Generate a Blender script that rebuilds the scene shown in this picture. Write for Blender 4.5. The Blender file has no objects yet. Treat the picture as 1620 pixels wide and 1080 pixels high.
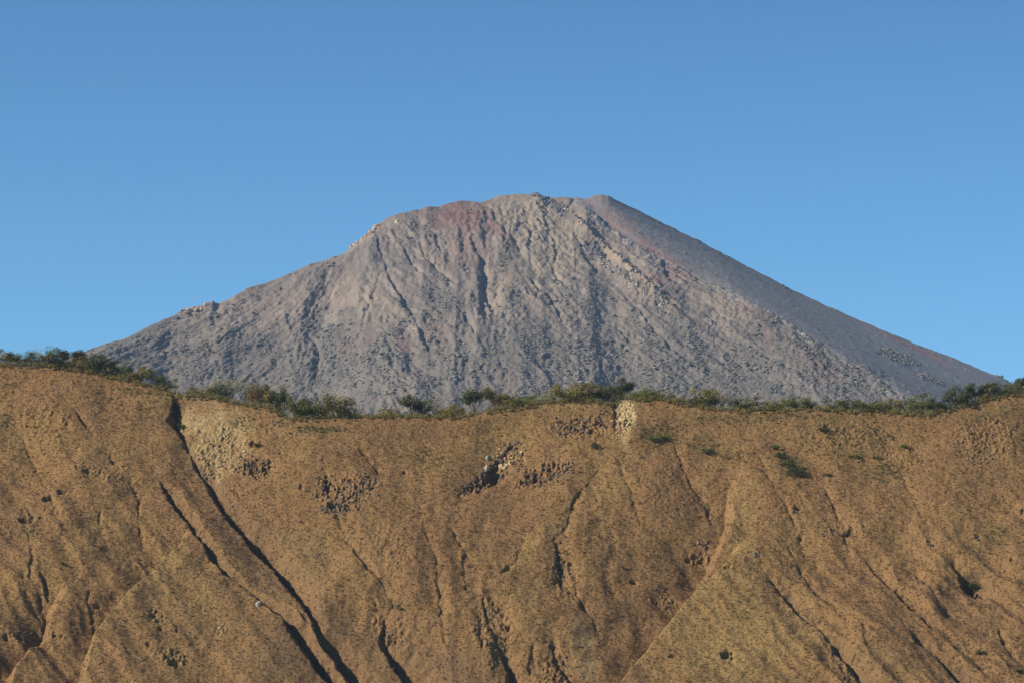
import bpy, bmesh, math, random
import numpy as np
from mathutils import Vector
R = math.radians
scene = bpy.context.scene
COL = scene.collection

# ------------------------------------------------------------------ camera, sky, sun, exposure
F = 810 / math.tan(R(7.5))            # focal length in photograph pixels (1620 wide)
PITCH = R(9.0)
cam_d = bpy.data.cameras.new('camera'); cam = bpy.data.objects.new('camera', cam_d); COL.objects.link(cam)
cam.location = (0, 0, 0); cam.rotation_euler = (R(90) + PITCH, 0, 0)
cam_d.sensor_width = 36; cam_d.lens = 18 / math.tan(R(7.5)); cam_d.clip_start = 1; cam_d.clip_end = 60000
scene.camera = cam

SUN = Vector((-0.80, -0.27, 0.53)).normalized()
world = bpy.data.worlds.new('World'); scene.world = world; world.use_nodes = True
wn = world.node_tree.nodes; wl = world.node_tree.links; wn.clear()
sky = wn.new('ShaderNodeTexSky'); sky.sky_type = 'NISHITA'; sky.sun_disc = False
sky.sun_elevation = math.asin(SUN.z); sky.sun_rotation = math.atan2(SUN.x, SUN.y)
sky.altitude = 2500; sky.air_density = 1.5; sky.dust_density = 0.0; sky.ozone_density = 12.0
bg = wn.new('ShaderNodeBackground'); bg.inputs[1].default_value = 0.082
wo = wn.new('ShaderNodeOutputWorld')
wtc = wn.new('ShaderNodeTexCoord'); wsx = wn.new('ShaderNodeSeparateXYZ'); wl.new(wtc.outputs['Generated'], wsx.inputs[0])
wmr = wn.new('ShaderNodeMapRange'); wmr.inputs[1].default_value = 0.12; wmr.inputs[2].default_value = 0.27; wl.new(wsx.outputs['Z'], wmr.inputs[0])
wmx = wn.new('ShaderNodeMix'); wmx.data_type = 'RGBA'; wmx.inputs['A'].default_value = (1.13, 1.33, 1.20, 1); wmx.inputs['B'].default_value = (.63, .79, .81, 1); wl.new(wmr.outputs[0], wmx.inputs['Factor'])
wmm = wn.new('ShaderNodeMix'); wmm.data_type = 'RGBA'; wmm.blend_type = 'MULTIPLY'; wmm.inputs['Factor'].default_value = 1
wl.new(sky.outputs[0], wmm.inputs['A']); wl.new(wmx.outputs['Result'], wmm.inputs['B']); wl.new(wmm.outputs['Result'], bg.inputs[0]); wl.new(bg.outputs[0], wo.inputs[0])
sd = bpy.data.lights.new('sun', 'SUN'); sd.energy = 5.0; sd.angle = R(0.5); sd.color = (1.0, 0.93, 0.82)
sun = bpy.data.objects.new('sun', sd); COL.objects.link(sun); sun.location = (-500, -300, 2200)
sun.rotation_euler = SUN.to_track_quat('Z', 'Y').to_euler()
scene.view_settings.view_transform = 'Standard'; scene.view_settings.look = 'None'
scene.view_settings.exposure = 0.62; scene.view_settings.gamma = 1.0

# ------------------------------------------------------------------ maths helpers
rng = np.random.default_rng(7)
CP, SP = math.cos(PITCH), math.sin(PITCH)
def ray(px, py):
    cx = (np.asarray(px, float) - 810) / F; cy = (540 - np.asarray(py, float)) / F
    return cx, CP - cy * SP, SP + cy * CP
def at(px, py, Y):                    # a photograph pixel at the distance Y
    dx, dy, dz = ray(px, py); return np.stack([dx / dy * Y, np.ones_like(dx) * Y, dz / dy * Y], -1)
def project(P):
    x, y, z = P[..., 0], P[..., 1], P[..., 2]
    d = y * CP + z * SP; u = -y * SP + z * CP
    return 810 + F * x / d, 540 - F * u / d
_perm = np.random.default_rng(3).permutation(512).astype(np.int64)
_perm = np.concatenate([_perm, _perm, _perm])
_ga = np.random.default_rng(4).uniform(0, 2 * np.pi, 512); _GX, _GY = np.cos(_ga), np.sin(_ga)
def perlin(x, y, seed=0):
    x = x + seed * 17.31; y = y + seed * 5.77
    xi = np.floor(x).astype(np.int64); yi = np.floor(y).astype(np.int64)
    xf = x - xi; yf = y - yi; xi &= 511; yi &= 511
    u = xf * xf * xf * (xf * (xf * 6 - 15) + 10); v = yf * yf * yf * (yf * (yf * 6 - 15) + 10)
    def g(ix, iy, fx, fy):
        h = _perm[_perm[ix & 511] + (iy & 511)] & 511
        return _GX[h] * fx + _GY[h] * fy
    a = g(xi, yi, xf, yf); b = g(xi + 1, yi, xf - 1, yf)
    c = g(xi, yi + 1, xf, yf - 1); d = g(xi + 1, yi + 1, xf - 1, yf - 1)
    return 1.5 * ((a + (b - a) * u) * (1 - v) + (c + (d - c) * u) * v)
def fbm(x, y, octs=4, seed=0, gain=0.5):
    r = 0; amp = 1.0
    for i in range(octs):
        r = r + amp * perlin(x, y, seed + i * 3); x = x * 2.03; y = y * 2.03; amp *= gain
    return r
def ridged(x, y, octs=3, seed=0):
    r = 0; amp = 1.0
    for i in range(octs):
        r = r + amp * (1 - 2 * np.abs(perlin(x, y, seed + i * 3))); x = x * 2.1; y = y * 2.1; amp *= 0.5
    return r / 1.75
def sm(a, b, t):
    t = np.clip((t - a) / (b - a), 0, 1); return t * t * (3 - 2 * t)
def polydist(X, V, pts, reach):
    """signed distance to a polyline (+ = right of the downhill direction) and the value carried by its points"""
    pts = np.asarray(pts, float)
    D = np.full(X.shape, 1e9); S = np.zeros(X.shape); W = np.zeros(X.shape)
    ok = (X > pts[:, 0].min() - reach) & (X < pts[:, 0].max() + reach) & (V > pts[:, 1].min() - reach) & (V < pts[:, 1].max() + reach)
    idx = np.nonzero(ok)
    if len(idx[0]) == 0: return D, S, W
    x = X[idx]; v = V[idx]; d0 = np.full(x.shape, 1e9); s0 = np.ones(x.shape); w0 = np.zeros(x.shape)
    for (ax, av, aw), (bx, bv, bw) in zip(pts[:-1], pts[1:]):
        ex, ev = bx - ax, bv - av; L = ex * ex + ev * ev + 1e-9
        t = np.clip(((x - ax) * ex + (v - av) * ev) / L, 0, 1)
        rx = x - ax - t * ex; rv = v - av - t * ev; d = np.sqrt(rx * rx + rv * rv)
        m = d < d0; d0 = np.where(m, d, d0)
        s0 = np.where(m, np.sign(ex * (v - av) - ev * (x - ax)), s0); w0 = np.where(m, aw + (bw - aw) * t, w0)
    D[idx] = d0; S[idx] = s0; W[idx] = w0
    return D, S, W
def ell(PX, PY, cx, cy, rx, ry, ang=0, soft=0.6, n=None):
    c, s = math.cos(R(ang)), math.sin(R(ang)); dx, dy = PX - cx, PY - cy
    a = (dx * c + dy * s) / rx; b = (-dx * s + dy * c) / ry; r = np.sqrt(a * a + b * b)
    if n is not None: r = r + n
    return 1 - sm(1 - soft, 1 + soft * .5, r)
def lerp(a, b, t): return a + (b - a) * t[..., None]
C = lambda *v: np.array(v, float)

# ------------------------------------------------------------------ object helpers
def tag(o, label=None, cat=None, group=None, kind=None):
    if label: o['label'] = label
    if cat: o['category'] = cat
    if group: o['group'] = group
    if kind: o['kind'] = kind
    return o
def mesh_obj(name, verts, faces, mat, cols=None, smooth=False, parent=None):
    """verts (n,3), faces (m,k) int array"""
    me = bpy.data.meshes.new(name); n = len(verts); m, k = faces.shape
    me.vertices.add(n); me.vertices.foreach_set('co', np.ascontiguousarray(verts, np.float32).ravel())
    me.loops.add(m * k); me.loops.foreach_set('vertex_index', np.ascontiguousarray(faces, np.int32).ravel())
    me.polygons.add(m); me.polygons.foreach_set('loop_start', np.arange(0, m * k, k, dtype=np.int32))
    me.update(calc_edges=True)
    if smooth: me.polygons.foreach_set('use_smooth', np.ones(m, bool))
    if cols is not None:
        a = me.color_attributes.new('tint', 'FLOAT_COLOR', 'POINT')
        c4 = np.ones((n, 4), np.float32); c4[:, :3] = np.clip(cols, 0.003, 0.95); a.data.foreach_set('color', c4.ravel())
    if mat: me.materials.append(mat)
    o = bpy.data.objects.new(name, me); COL.objects.link(o)
    if parent: o.parent = parent
    return o
def grid_faces(nr, nc):
    i = np.arange(nr - 1)[:, None] * nc + np.arange(nc - 1)[None, :]; i = i.ravel()
    return np.stack([i, i + 1, i + nc + 1, i + nc], 1)

def earth_mat(name, scale, bump_d, var=0.25, fine=3.0):
    m = bpy.data.materials.new(name); m.use_nodes = True; nt = m.node_tree; N = nt.nodes; L = nt.links
    b = N['Principled BSDF']; b.inputs['Roughness'].default_value = 0.95; b.inputs['Specular IOR Level'].default_value = 0.15
    at_ = N.new('ShaderNodeAttribute'); at_.attribute_name = 'tint'
    tc = N.new('ShaderNodeTexCoord')
    n1 = N.new('ShaderNodeTexNoise'); n1.inputs['Scale'].default_value = scale; n1.inputs['Detail'].default_value = 6; n1.inputs['Roughness'].default_value = 0.65
    n2 = N.new('ShaderNodeTexNoise'); n2.inputs['Scale'].default_value = scale * fine; n2.inputs['Detail'].default_value = 4
    L.new(tc.outputs['Object'], n1.inputs['Vector']); L.new(tc.outputs['Object'], n2.inputs['Vector'])
    mr = N.new('ShaderNodeMapRange'); mr.inputs[1].default_value = 0.3; mr.inputs[2].default_value = 0.7
    mr.inputs[3].default_value = 1 - var; mr.inputs[4].default_value = 1 + var; L.new(n1.outputs[0], mr.inputs[0])
    vm = N.new('ShaderNodeVectorMath'); vm.operation = 'SCALE'; L.new(at_.outputs['Color'], vm.inputs[0]); L.new(mr.outputs[0], vm.inputs['Scale'])
    L.new(vm.outputs[0], b.inputs['Base Color'])
    bp = N.new('ShaderNodeBump'); bp.inputs['Distance'].default_value = bump_d; bp.inputs['Strength'].default_value = 0.8
    L.new(n2.outputs[0], bp.inputs['Height']); L.new(bp.outputs[0], b.inputs['Normal'])
    return m
def leaf_mat(name, trans=0.25):
    m = bpy.data.materials.new(name); m.use_nodes = True; nt = m.node_tree; N = nt.nodes; L = nt.links
    b = N['Principled BSDF']; b.inputs['Roughness'].default_value = 0.7; b.inputs['Specular IOR Level'].default_value = 0.2
    at_ = N.new('ShaderNodeAttribute'); at_.attribute_name = 'tint'
    oi = N.new('ShaderNodeObjectInfo'); hs = N.new('ShaderNodeHueSaturation')
    mr = N.new('ShaderNodeMapRange'); mr.inputs[3].default_value = 0.8; mr.inputs[4].default_value = 1.2
    L.new(oi.outputs['Random'], mr.inputs[0]); L.new(mr.outputs[0], hs.inputs['Value']); L.new(at_.outputs['Color'], hs.inputs['Color'])
    L.new(hs.outputs[0], b.inputs['Base Color'])
    tr = N.new('ShaderNodeBsdfTranslucent'); L.new(hs.outputs[0], tr.inputs['Color'])
    mx = N.new('ShaderNodeMixShader'); mx.inputs[0].default_value = trans
    L.new(b.outputs[0], mx.inputs[1]); L.new(tr.outputs[0], mx.inputs[2]); L.new(mx.outputs[0], N['Material Output'].inputs[0])
    return m
M_hill = earth_mat('dry_grass_soil', 1.1, 0.25, 0.25, 4)
M_mount = earth_mat('volcanic_ash', 0.05, 2.2, 0.16, 4)
M_rock = earth_mat('rough_rock', 0.9, 0.15, 0.3, 4)
M_ground = earth_mat('valley_grass', 0.02, 1.0, 0.3, 8)
M_grass = leaf_mat('dry_grass_blades', 0.15)
M_leaf = leaf_mat('shrub_leaves', 0.25)
M_bark = earth_mat('grey_bark', 2.0, 0.05, 0.3, 4)

# ------------------------------------------------------------------ the grassy hill
TH = R(42); CT, ST = math.cos(TH), math.sin(TH)
P0 = at(810, 650, 1500.0)
def to_plane(px, py):                # pixel -> (x, v) on the hill's mean slope
    dx, dy, dz = ray(px, py)
    t = (P0[1] * ST - P0[2] * CT) / (dy * ST - dz * CT)
    return t * dx, (t * dz - P0[2]) / ST
rim_px = [(-420, 560), (-250, 566), (-100, 572), (0, 578), (60, 580), (110, 586), (160, 594), (200, 602), (240, 612), (270, 622), (300, 627), (340, 629), (370, 638), (395, 641), (430, 648), (455, 662), (480, 664),
          (520, 662), (570, 660), (640, 660), (705, 661), (745, 658), (780, 650), (830, 643), (870, 638), (930, 636), (960, 638), (985, 632), (1050, 633), (1090, 641),
          (1130, 649), (1200, 650), (1250, 651), (1290, 646), (1330, 651), (1400, 653), (1470, 657), (1500, 650), (1540, 641), (1580, 630), (1620, 622), (1720, 606), (1850, 598), (2050, 604)]
rx_, rv_ = to_plane([p[0] for p in rim_px], [p[1] for p in rim_px])
DX, DS = 0.30, 0.42
xf = np.arange(-240, 240.01, DX)
ext = 240 + np.cumsum(np.geomspace(0.5, 120, 46))
xs = np.concatenate([-ext[::-1], xf, ext])
sf = np.arange(-235, 6.01, DS)
srow = np.concatenate([np.linspace(-440, -236, 110), sf, np.arange(6.9, 34, 0.9), 34 + np.cumsum(np.geomspace(1.2, 40, 40))])
vr = np.interp(xs, rx_, rv_); k = np.exp(-np.linspace(-2, 2, 21) ** 2); k /= k.sum()
vr = np.convolve(np.pad(vr, 10, mode='edge'), k, 'valid')
vr += 6 * perlin(xs / 160, xs * 0, 50) * sm(240, 500, np.abs(xs))
# profile angle along s: face, then rolls over onto a gentle top, then the back slope
def prof(s): return TH * (1 - sm(-3.5, 2.0, s)) + R(-4) * sm(-3.5, 2.0, s) + R(-20) * sm(16, 70, s)
sd_ = np.arange(-440, srow[-1] + 1, 0.25); pa = prof(sd_)
yc = np.concatenate([[0], np.cumsum(np.cos(pa[:-1]) * 0.25)]); zc = np.concatenate([[0], np.cumsum(np.sin(pa[:-1]) * 0.25)])
i0 = np.searchsorted(sd_, -10); yc += -10 * CT - yc[i0]; zc += -10 * ST - zc[i0]
mask = (sd_ > -10) & (sd_ < 30); lift = (zc - yc * math.tan(R(7.9)))[mask].max(); zc -= lift
S, X = np.meshgrid(srow, xs, indexing='ij'); VR = np.broadcast_to(vr, S.shape)
V = VR + S
A = prof(S)
BY = P0[1] + VR * CT + np.interp(S, sd_, yc); BZ = P0[2] + VR * ST + np.interp(S, sd_, zc)
PX, PY = project(np.stack([X, BY, BZ], -1))
PX0, PY0 = PX.copy(), PY.copy()
h = np.zeros(X.shape)
face = 1 - sm(-14, -1, S)
h += face * (4.2 * fbm(X / 75, V / 110, 2, 1) + 1.0 * fbm(X / 26, V / 55, 2, 3))
# rills running down the slope, leaning like the photographed ones
lean = np.interp(PX, [0, 500, 640, 760, 900, 1100, 1620], [0.55, 0.45, 0.1, 0.0, 0.15, 0.6, 0.7])
wob = 3.0 * perlin(X / 22, V / 22, 9) + 1.2 * perlin(X / 7, V / 7, 10)
r1 = ridged((X + 0.55 * V + wob) / 17, V / 95, 2, 20); r2 = ridged((X + wob) / 15, V / 95, 2, 30); r3 = ridged((X - 0.8 * V + wob) / 24, V / 80, 2, 40)
wA = sm(0.2, 0.5, lean); rill = r1 * wA + r2 * (1 - wA)
grow = 1 - sm(-70, -8, S)
h += grow * ((.8 + 1.5 * sm(1120, 1320, PX) * sm(800, 930, PY) + .9 * (1 - sm(180, 330, PX)) * sm(780, 900, PY) + .7 * sm(600, 720, PX) * (1 - sm(820, 950, PX)) * sm(850, 950, PY)) * rill + 0.45 * r3)
h += face * 0.45 * fbm(X / 11, V / 14, 3, 60)
del r1, r2, r3

def hp(pts, sc=1.0):                 # authored (px, py, width px) -> (x, v, width m)
    a = np.array(pts, float); x, v = to_plane(a[:, 0], a[:, 1])
    w = (a[:, 2] if a.shape[1] > 2 else np.full(len(a), 4.0)) * 0.235 * sc
    return np.stack([x, v, w], 1)
GUL = [  # px, py, shadow width px
 [(276, 628, 3), (279, 640, 7), (275, 655, 10), (284, 672, 7), (292, 690, 3), (302, 708, 4), (320, 738, 5), (345, 780, 7), (368, 815, 8), (400, 850, 12), (430, 878, 15), (452, 908, 16), (466, 930, 14), (478, 948, 10), (493, 976, 6), (503, 1000, 7), (520, 1018, 12), (545, 1040, 15), (562, 1060, 20), (585, 1090, 26), (620, 1140, 30)],
 [(248, 748, 3), (262, 768, 5), (282, 797, 6), (300, 824, 5), (318, 852, 6), (335, 878, 7), (352, 902, 6), (368, 915, 6), (388, 930, 6), (410, 946, 6), (432, 962, 8), (458, 984, 13), (475, 1004, 18), (495, 1028, 24), (515, 1052, 26), (545, 1085, 30), (575, 1130, 30)],
 [(440, 922, 2), (452, 948, 4), (468, 970, 4), (492, 996, 5), (515, 1030, 3)],
 [(528, 816, 2), (540, 838, 3), (560, 880, 3.5), (585, 908, 4), (604, 928, 3), (622, 960, 3), (610, 985, 4), (604, 1008, 6), (618, 1028, 10), (636, 1046, 14), (654, 1064, 18), (672, 1090, 20), (700, 1130, 20)],
 [(590, 955, 2), (606, 985, 3), (618, 1010, 3)],
 [(104, 634, 2), (122, 652, 4), (135, 668, 5), (145, 684, 3)], [(104, 664, 2), (108, 676, 4), (110, 684, 1)],
 [(173, 712, 2), (179, 726, 5), (190, 738, 2)], [(203, 752, 2), (211, 772, 5), (219, 792, 4), (219, 815, 2), (221, 835, 3), (228, 855, 2)],
 [(156, 800, 1), (157, 830, 3), (160, 850, 1)], [(38, 828, 2), (45, 860, 3), (52, 880, 2), (46, 898, 4), (54, 925, 4), (64, 945, 4), (70, 968, 4), (66, 985, 5), (64, 1000, 6)],
 [(67, 900, 2), (68, 920, 4), (76, 945, 2)], [(34, 905, 2), (42, 935, 3), (56, 965, 4)], [(138, 930, 3), (142, 965, 4), (150, 990, 3), (146, 1030, 3)],
 [(370, 760, 3), (380, 790, 3), (392, 812, 3), (412, 835, 2)], [(435, 800, 2), (448, 830, 3), (470, 870, 2)],
 [(568, 712, 2), (576, 722, 4), (590, 738, 4), (598, 750, 3)], [(508, 735, 3), (516, 760, 4), (518, 780, 5)],
 [(212, 868, 2), (226, 880, 3), (236, 892, 2)], [(702, 825, 2), (720, 850, 3), (735, 880, 3), (738, 930, 4), (748, 945, 2)],
 [(765, 955, 3), (772, 990, 5), (790, 1020, 5), (808, 1060, 8), (820, 1090, 9)], [(760, 985, 3), (762, 1010, 4), (768, 1040, 2)], [(728, 1040, 2), (738, 1060, 5), (746, 1080, 3)],
 [(950, 744, 2), (938, 760, 2), (912, 795, 3), (905, 812, 4), (898, 835, 2), (888, 850, 3)], [(824, 862, 1), (820, 885, 2), (803, 903, 4), (792, 912, 2)],
 [(878, 858, 3), (882, 880, 6), (884, 900, 6), (886, 918, 5), (893, 930, 3)], [(903, 892, 4), (907, 912, 4)], [(914, 936, 4), (922, 955, 4), (936, 970, 4), (946, 988, 2)],
 [(874, 1012, 4), (880, 1040, 6), (898, 1058, 6), (912, 1075, 8), (925, 1095, 8)], [(843, 1020, 2), (838, 1050, 5), (836, 1062, 2)], [(800, 1010, 3), (800, 1060, 4), (806, 1090, 5)],
 [(1149, 795, 1), (1151, 830, 3), (1150, 848, 1)], [(978, 736, 2), (1000, 790, 3), (1012, 830, 2)],
 [(1218, 922, 2), (1232, 936, 5), (1250, 956, 7), (1268, 974, 7), (1284, 990, 8), (1296, 1002, 4), (1310, 1018, 6), (1330, 1040, 8), (1352, 1064, 9), (1372, 1088, 9), (1400, 1120, 9)],
 [(1245, 868, 2), (1262, 898, 3), (1276, 922, 4), (1300, 950, 3), (1322, 968, 3), (1336, 990, 4)], [(1264, 852, 3), (1270, 868, 4), (1275, 882, 2)], [(1364, 1005, 3), (1372, 1035, 4)],
 [(1366, 880, 3), (1392, 912, 5), (1418, 940, 5), (1436, 962, 5), (1458, 984, 4), (1478, 1004, 3), (1496, 1018, 4), (1512, 1030, 4)],
 [(1425, 990, 3), (1448, 1018, 6), (1476, 1040, 6), (1506, 1066, 8), (1530, 1090, 8)], [(1450, 905, 3), (1475, 940, 4), (1500, 975, 3)],
 [(1506, 896, 3), (1516, 910, 5), (1530, 922, 12), (1542, 936, 12), (1550, 948, 6), (1562, 960, 3)], [(1578, 995, 2), (1588, 1018, 5), (1600, 1042, 3)], [(1534, 1044, 2), (1548, 1060, 5), (1560, 1072, 2)], [(1514, 925, 1), (1560, 930, 2), (1580, 928, 4), (1592, 920, 1)],
 [(974, 638, 3), (972, 655, 4), (975, 675, 3), (974, 690, 2)], [(785, 722, 5), (778, 738, 9), (770, 750, 7), (748, 764, 4), (728, 776, 3)], [(806, 700, 5), (796, 712, 5)],
 [(1060, 690, 1), (1090, 760, 3), (1120, 800, 3), (1140, 850, 1)], [(1300, 770, 1), (1330, 830, 3), (1345, 880, 2)], [(1392, 700, 1), (1430, 760, 2), (1460, 830, 1)],
 [(20, 660, 1), (50, 720, 2), (80, 790, 3), (100, 850, 1)], [(1190, 700, 1), (1215, 760, 2), (1260, 840, 3)], [(660, 800, 1), (690, 900, 3), (700, 1000, 3), (712, 1080, 4)],
]
hr = np.zeros(X.shape)
XW = X + .9 * perlin(X / 7, V / 7, 61) + .5 * perlin(X / 2.4, V / 2.4, 62); VW = V + .8 * perlin(X / 7, V / 7, 63)
for gi, g in enumerate(GUL):
    p = hp(g, (1.25, 1.45, 1.2, 1.25)[gi] if gi < 4 else 1.0); reach = 8 * p[:, 2].max() + 8
    D, Sg, W = polydist(XW, VW, p, reach)
    m = D < reach
    if not m.any(): continue
    d = D[m]; sg = Sg[m]; big = sm(.9, 2.0, W[m]); dep = W[m] * (1 + (0.4 - .34 * big) * perlin(X[m] / 4, V[m] / 4, 71))
    dep = dep * (2.1 * big + (1 - big) * (.4 + .75 * sm(-.25, .3, perlin(X[m] / 5, V[m] / 9, 73))))
    dep = 7.5 * np.tanh(dep / 7.5)
    jit = 1 + (0.3 - .22 * big) * perlin(X[m] / 2.2, V[m] / 2.2, 72)
    wl_ = 0.5 * dep + 0.25 + .35 * (1 - big); wr_ = 1.35 * dep + 0.6 + .5 * (1 - big)
    if gi < 2: wr_ = np.minimum(wr_, 4.0 if gi == 1 else 8.0)     # neighbouring channels keep the rib between them
    w = np.where(sg > 0, wr_, wl_) * jit
    c = -dep * np.clip(1 - d / w, 0, 1) ** 1.15
    c = c - (.8 if gi != 1 else .35) * W[m] * np.exp(-(d / (3.6 * W[m] + 2.0)) ** 2)
    hr[m] = np.minimum(hr[m], c)
h += hr * (1 - sm(-3, 0.5, S))
# spurs: sharp crests, steep and sunlit on their left, gentle on their right.  (pts, left width m, right width m)
SPU = [([(312, 835, 2), (298, 850, 10), (283, 872, 16), (262, 890, 19), (240, 912, 19), (210, 945, 20), (178, 982, 20), (156, 1008, 20), (146, 1035, 18), (136, 1075, 18), (130, 1120, 18)], 5.5, 46),
       ([(1182, 868, 3), (1172, 880, 12), (1150, 900, 18), (1122, 924, 21), (1095, 950, 22), (1062, 990, 23), (1030, 1030, 23), (1000, 1070, 23), (970, 1110, 23)], 7.0, 56),
       ([(1168, 770, 2), (1162, 800, 6), (1160, 830, 10), (1146, 858, 12), (1128, 885, 12), (1112, 910, 8), (1100, 930, 3)], 5.0, 22),
       ([(112, 925, 2), (90, 955, 8), (78, 990, 11), (66, 1015, 12), (46, 1034, 13), (28, 1055, 13), (18, 1090, 13)], 5.0, 16),
       ([(988, 690, 1), (960, 722, 5), (930, 770, 6), (895, 830, 6), (860, 868, 7), (825, 903, 7), (800, 928, 6), (780, 960, 2)], 5.0, 18),
       ([(1502, 860, 1), (1490, 885, 7), (1476, 915, 8), (1476, 960, 6), (1490, 1010, 2)], 5.0, 10),
       ([(1392, 775, 1), (1388, 810, 5), (1384, 860, 5), (1400, 900, 2)], 4.0, 12),
       ([(672, 830, 1), (664, 880, 6), (658, 940, 6), (664, 1000, 5), (690, 1060, 3)], 5.0, 14),
       ([(1340, 900, 1), (1350, 960, 6), (1370, 1010, 6), (1390, 1070, 5)], 6.0, 12)]
for si, (pts, wl_, wr_) in enumerate(SPU):
    sharp = si < 4; p = hp(pts); D, Sg, W = polydist(.6 * X + .4 * XW, .6 * V + .4 * VW, p, wr_ * 1.1)
    if sharp: wl_ = 3.4 + 1.0 * (si == 1)
    else: wl_ = wr_
    m = D < wr_; d = D[m]; wf_ = wr_ - wl_
    ar = np.clip(1 - d / wr_, 0, 1); ar = .3 * ar if sharp else ar * ar * (3 - 2 * ar)
    al = np.where(d < wl_, .3 - 1.25 * (d / wl_) ** 1.3, -.95 * np.clip(1 - (d - wl_) / wf_, 0, 1) ** 1.15) if sharp else ar
    h[m] += W[m] * (1.5 if sharp else .8) * np.where(Sg[m] > 0, ar, al) * (1 + .12 * perlin(X[m] / 9, V[m] / 9, 5))
# rough broken ground:  cx, cy, rx, ry, angle, amount
ROUGH = [(770, 748, 52, 13, -33, 1.1), (812, 712, 22, 14, 0, 1.1), (858, 745, 52, 20, -14, 1.0), (920, 670, 56, 22, -8, 0.85), (985, 655, 20, 30, 0, 0.9), (545, 778, 52, 28, -8, 0.9), (540, 806, 40, 8, 4, 1.2),
         (405, 735, 34, 24, 10, 1.0), (345, 700, 55, 55, 40, 0.55), (325, 735, 12, 30, -35, 0.8), (440, 670, 45, 20, 20, 0.5), (520, 770, 14, 24, 0, 0.8), (1110, 858, 22, 8, 10, 0.9), (895, 905, 26, 40, -10, 0.6),
         (1335, 838, 40, 10, 0, 0.6), (45, 818, 20, 10, 0, 0.9), (55, 1000, 50, 9, 0, 0.8), (1050, 928, 30, 12, 10, 0.6), (620, 1000, 40, 30, 30, 0.6), (780, 1000, 40, 60, 0, 0.6), (880, 1050, 30, 30, 0, 0.6),
         (1430, 720, 60, 45, 0, 0.35), (1560, 700, 60, 50, 0, 0.5), (1330, 690, 80, 35, 0, 0.4), (1340, 1050, 40, 30, 40, 0.5), (620, 880, 30, 60, -35, 0.4), (1540, 925, 18, 12, 40, 1.1), (1150, 1040, 14, 10, 0, 1.0),
         (270, 1040, 30, 20, 0, 0.6), (250, 980, 20, 14, 0, 0.7), (350, 995, 14, 12, 0, 0.7), (60, 660, 60, 30, 0, 0.4), (190, 745, 40, 20, 0, 0.35), (1060, 770, 60, 50, 0, 0.3), (150, 745, 60, 14, 10, 0.5)]
nz = 0.35 * perlin(X / 6, V / 6, 80); rough = np.zeros(X.shape)
for cx, cy, rx, ry, an, am in ROUGH: rough = np.maximum(rough, am * ell(PX, PY, cx, cy, rx, ry, an, 0.6, nz))
h += rough ** 1.35 * face * (2.4 * np.abs(fbm(X / 2.4, V / 3.0, 3, 85)) - 1.2)
# grass hummocks
hm = fbm(X / 1.25, V / 1.6, 2, 90, 0.6); hm2 = fbm(X / 3.4, V / 4.2, 2, 93)
h += 0.12 * hm + 0.13 * hm2 * (0.5 + sm(-.3, .4, perlin(X / 30, V / 30, 95)))
# small holes and shaded hollows
HOL = [(276, 1050, 9, 6), (37, 822, 8, 4), (152, 948, 6, 3), (1112, 860, 8, 4), (1152, 1040, 10, 6), (1262, 808, 7, 4), (1470, 861, 5, 3), (1547, 852, 5, 3), (1345, 843, 7, 5), (738, 937, 4, 4), (634, 960, 5, 3), (805, 992, 5, 4),
       (400, 697, 6, 5), (98, 780, 8, 4), (138, 745, 7, 4), (76, 790, 10, 4), (42, 998, 6, 4), (30, 998, 4, 4), (56, 996, 4, 4), (254, 1000, 5, 4), (280, 1002, 3, 3), (942, 703, 6, 6), (1307, 678, 5, 3), (1268, 850, 5, 3), (477, 772, 4, 5), (1003, 905, 8, 4), (1090, 862, 5, 3), (1042, 1000, 4, 5), (1053, 984, 3, 3), (1150, 905, 7, 3), (1065, 1045, 8, 3), (235, 1025, 5, 4), (805, 900, 6, 4), (640, 745, 5, 3), (10, 1003, 5, 4), (1420, 930, 5, 3), (1600, 890, 5, 4), (1618, 815, 4, 4)]
for cx, cy, rx, ry in HOL:
    m = (np.abs(PX - cx) < 3 * rx) & (np.abs(PY - cy) < 4 * ry)
    q = np.sqrt(((PX[m] - cx) / rx) ** 2 + ((PY[m] - cy) / ry) ** 2) + .4 * perlin(X[m] / 1.5, V[m] / 1.5, 99)
    h[m] -= rx * 0.20 * (1 - sm(0.5, 1.15, q))
HP = np.stack([X, BY - np.sin(A) * h, BZ + np.cos(A) * h], -1)
# ---- colours of grass and soil (patchy tones)
n1 = fbm(X / 46, V / 60, 3, 110); n2 = fbm(X / 12, V / 16, 4, 120); n3 = fbm(X / 2.2, V / 2.6, 2, 130)
col = np.zeros(X.shape + (3,)) + C(.325, .185, .078)
col = lerp(col, C(.275, .155, .070), sm(-.1, .7, n1) * .65)
col = lerp(col, C(.36, .225, .085), sm(.05, .8, -n1) * .45)
col = lerp(col, C(.25, .145, .068), sm(0, .9, n2) * .35)
col = lerp(col, C(.40, .255, .115), sm(.25, 1, n3) * .25)
YEL = [(1150, 900, 24, 60, 40, .5), (1060, 990, 16, 110, 40, .6), (1180, 1010, 110, 120, 0, .6), (290, 960, 110, 110, 0, .3), (1175, 810, 24, 60, 10, .5), (262, 880, 26, 50, 45, .6), (200, 950, 10, 80, 42, .6), (850, 860, 20, 80, 45, .4), (960, 760, 40, 60, 20, .35), (880, 640, 60, 10, 0, .6), (360, 690, 60, 40, 0, .3), (145, 1050, 8, 50, 8, .5), (1100, 1050, 50, 60, 0, .3)]
for cx, cy, rx, ry, an, am in YEL: col = lerp(col, C(.40, .27, .10), am * .9 * ell(PX, PY, cx, cy, rx, ry, an, .8, nz))  # yellower along the spur crests and on the ground right of them
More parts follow.
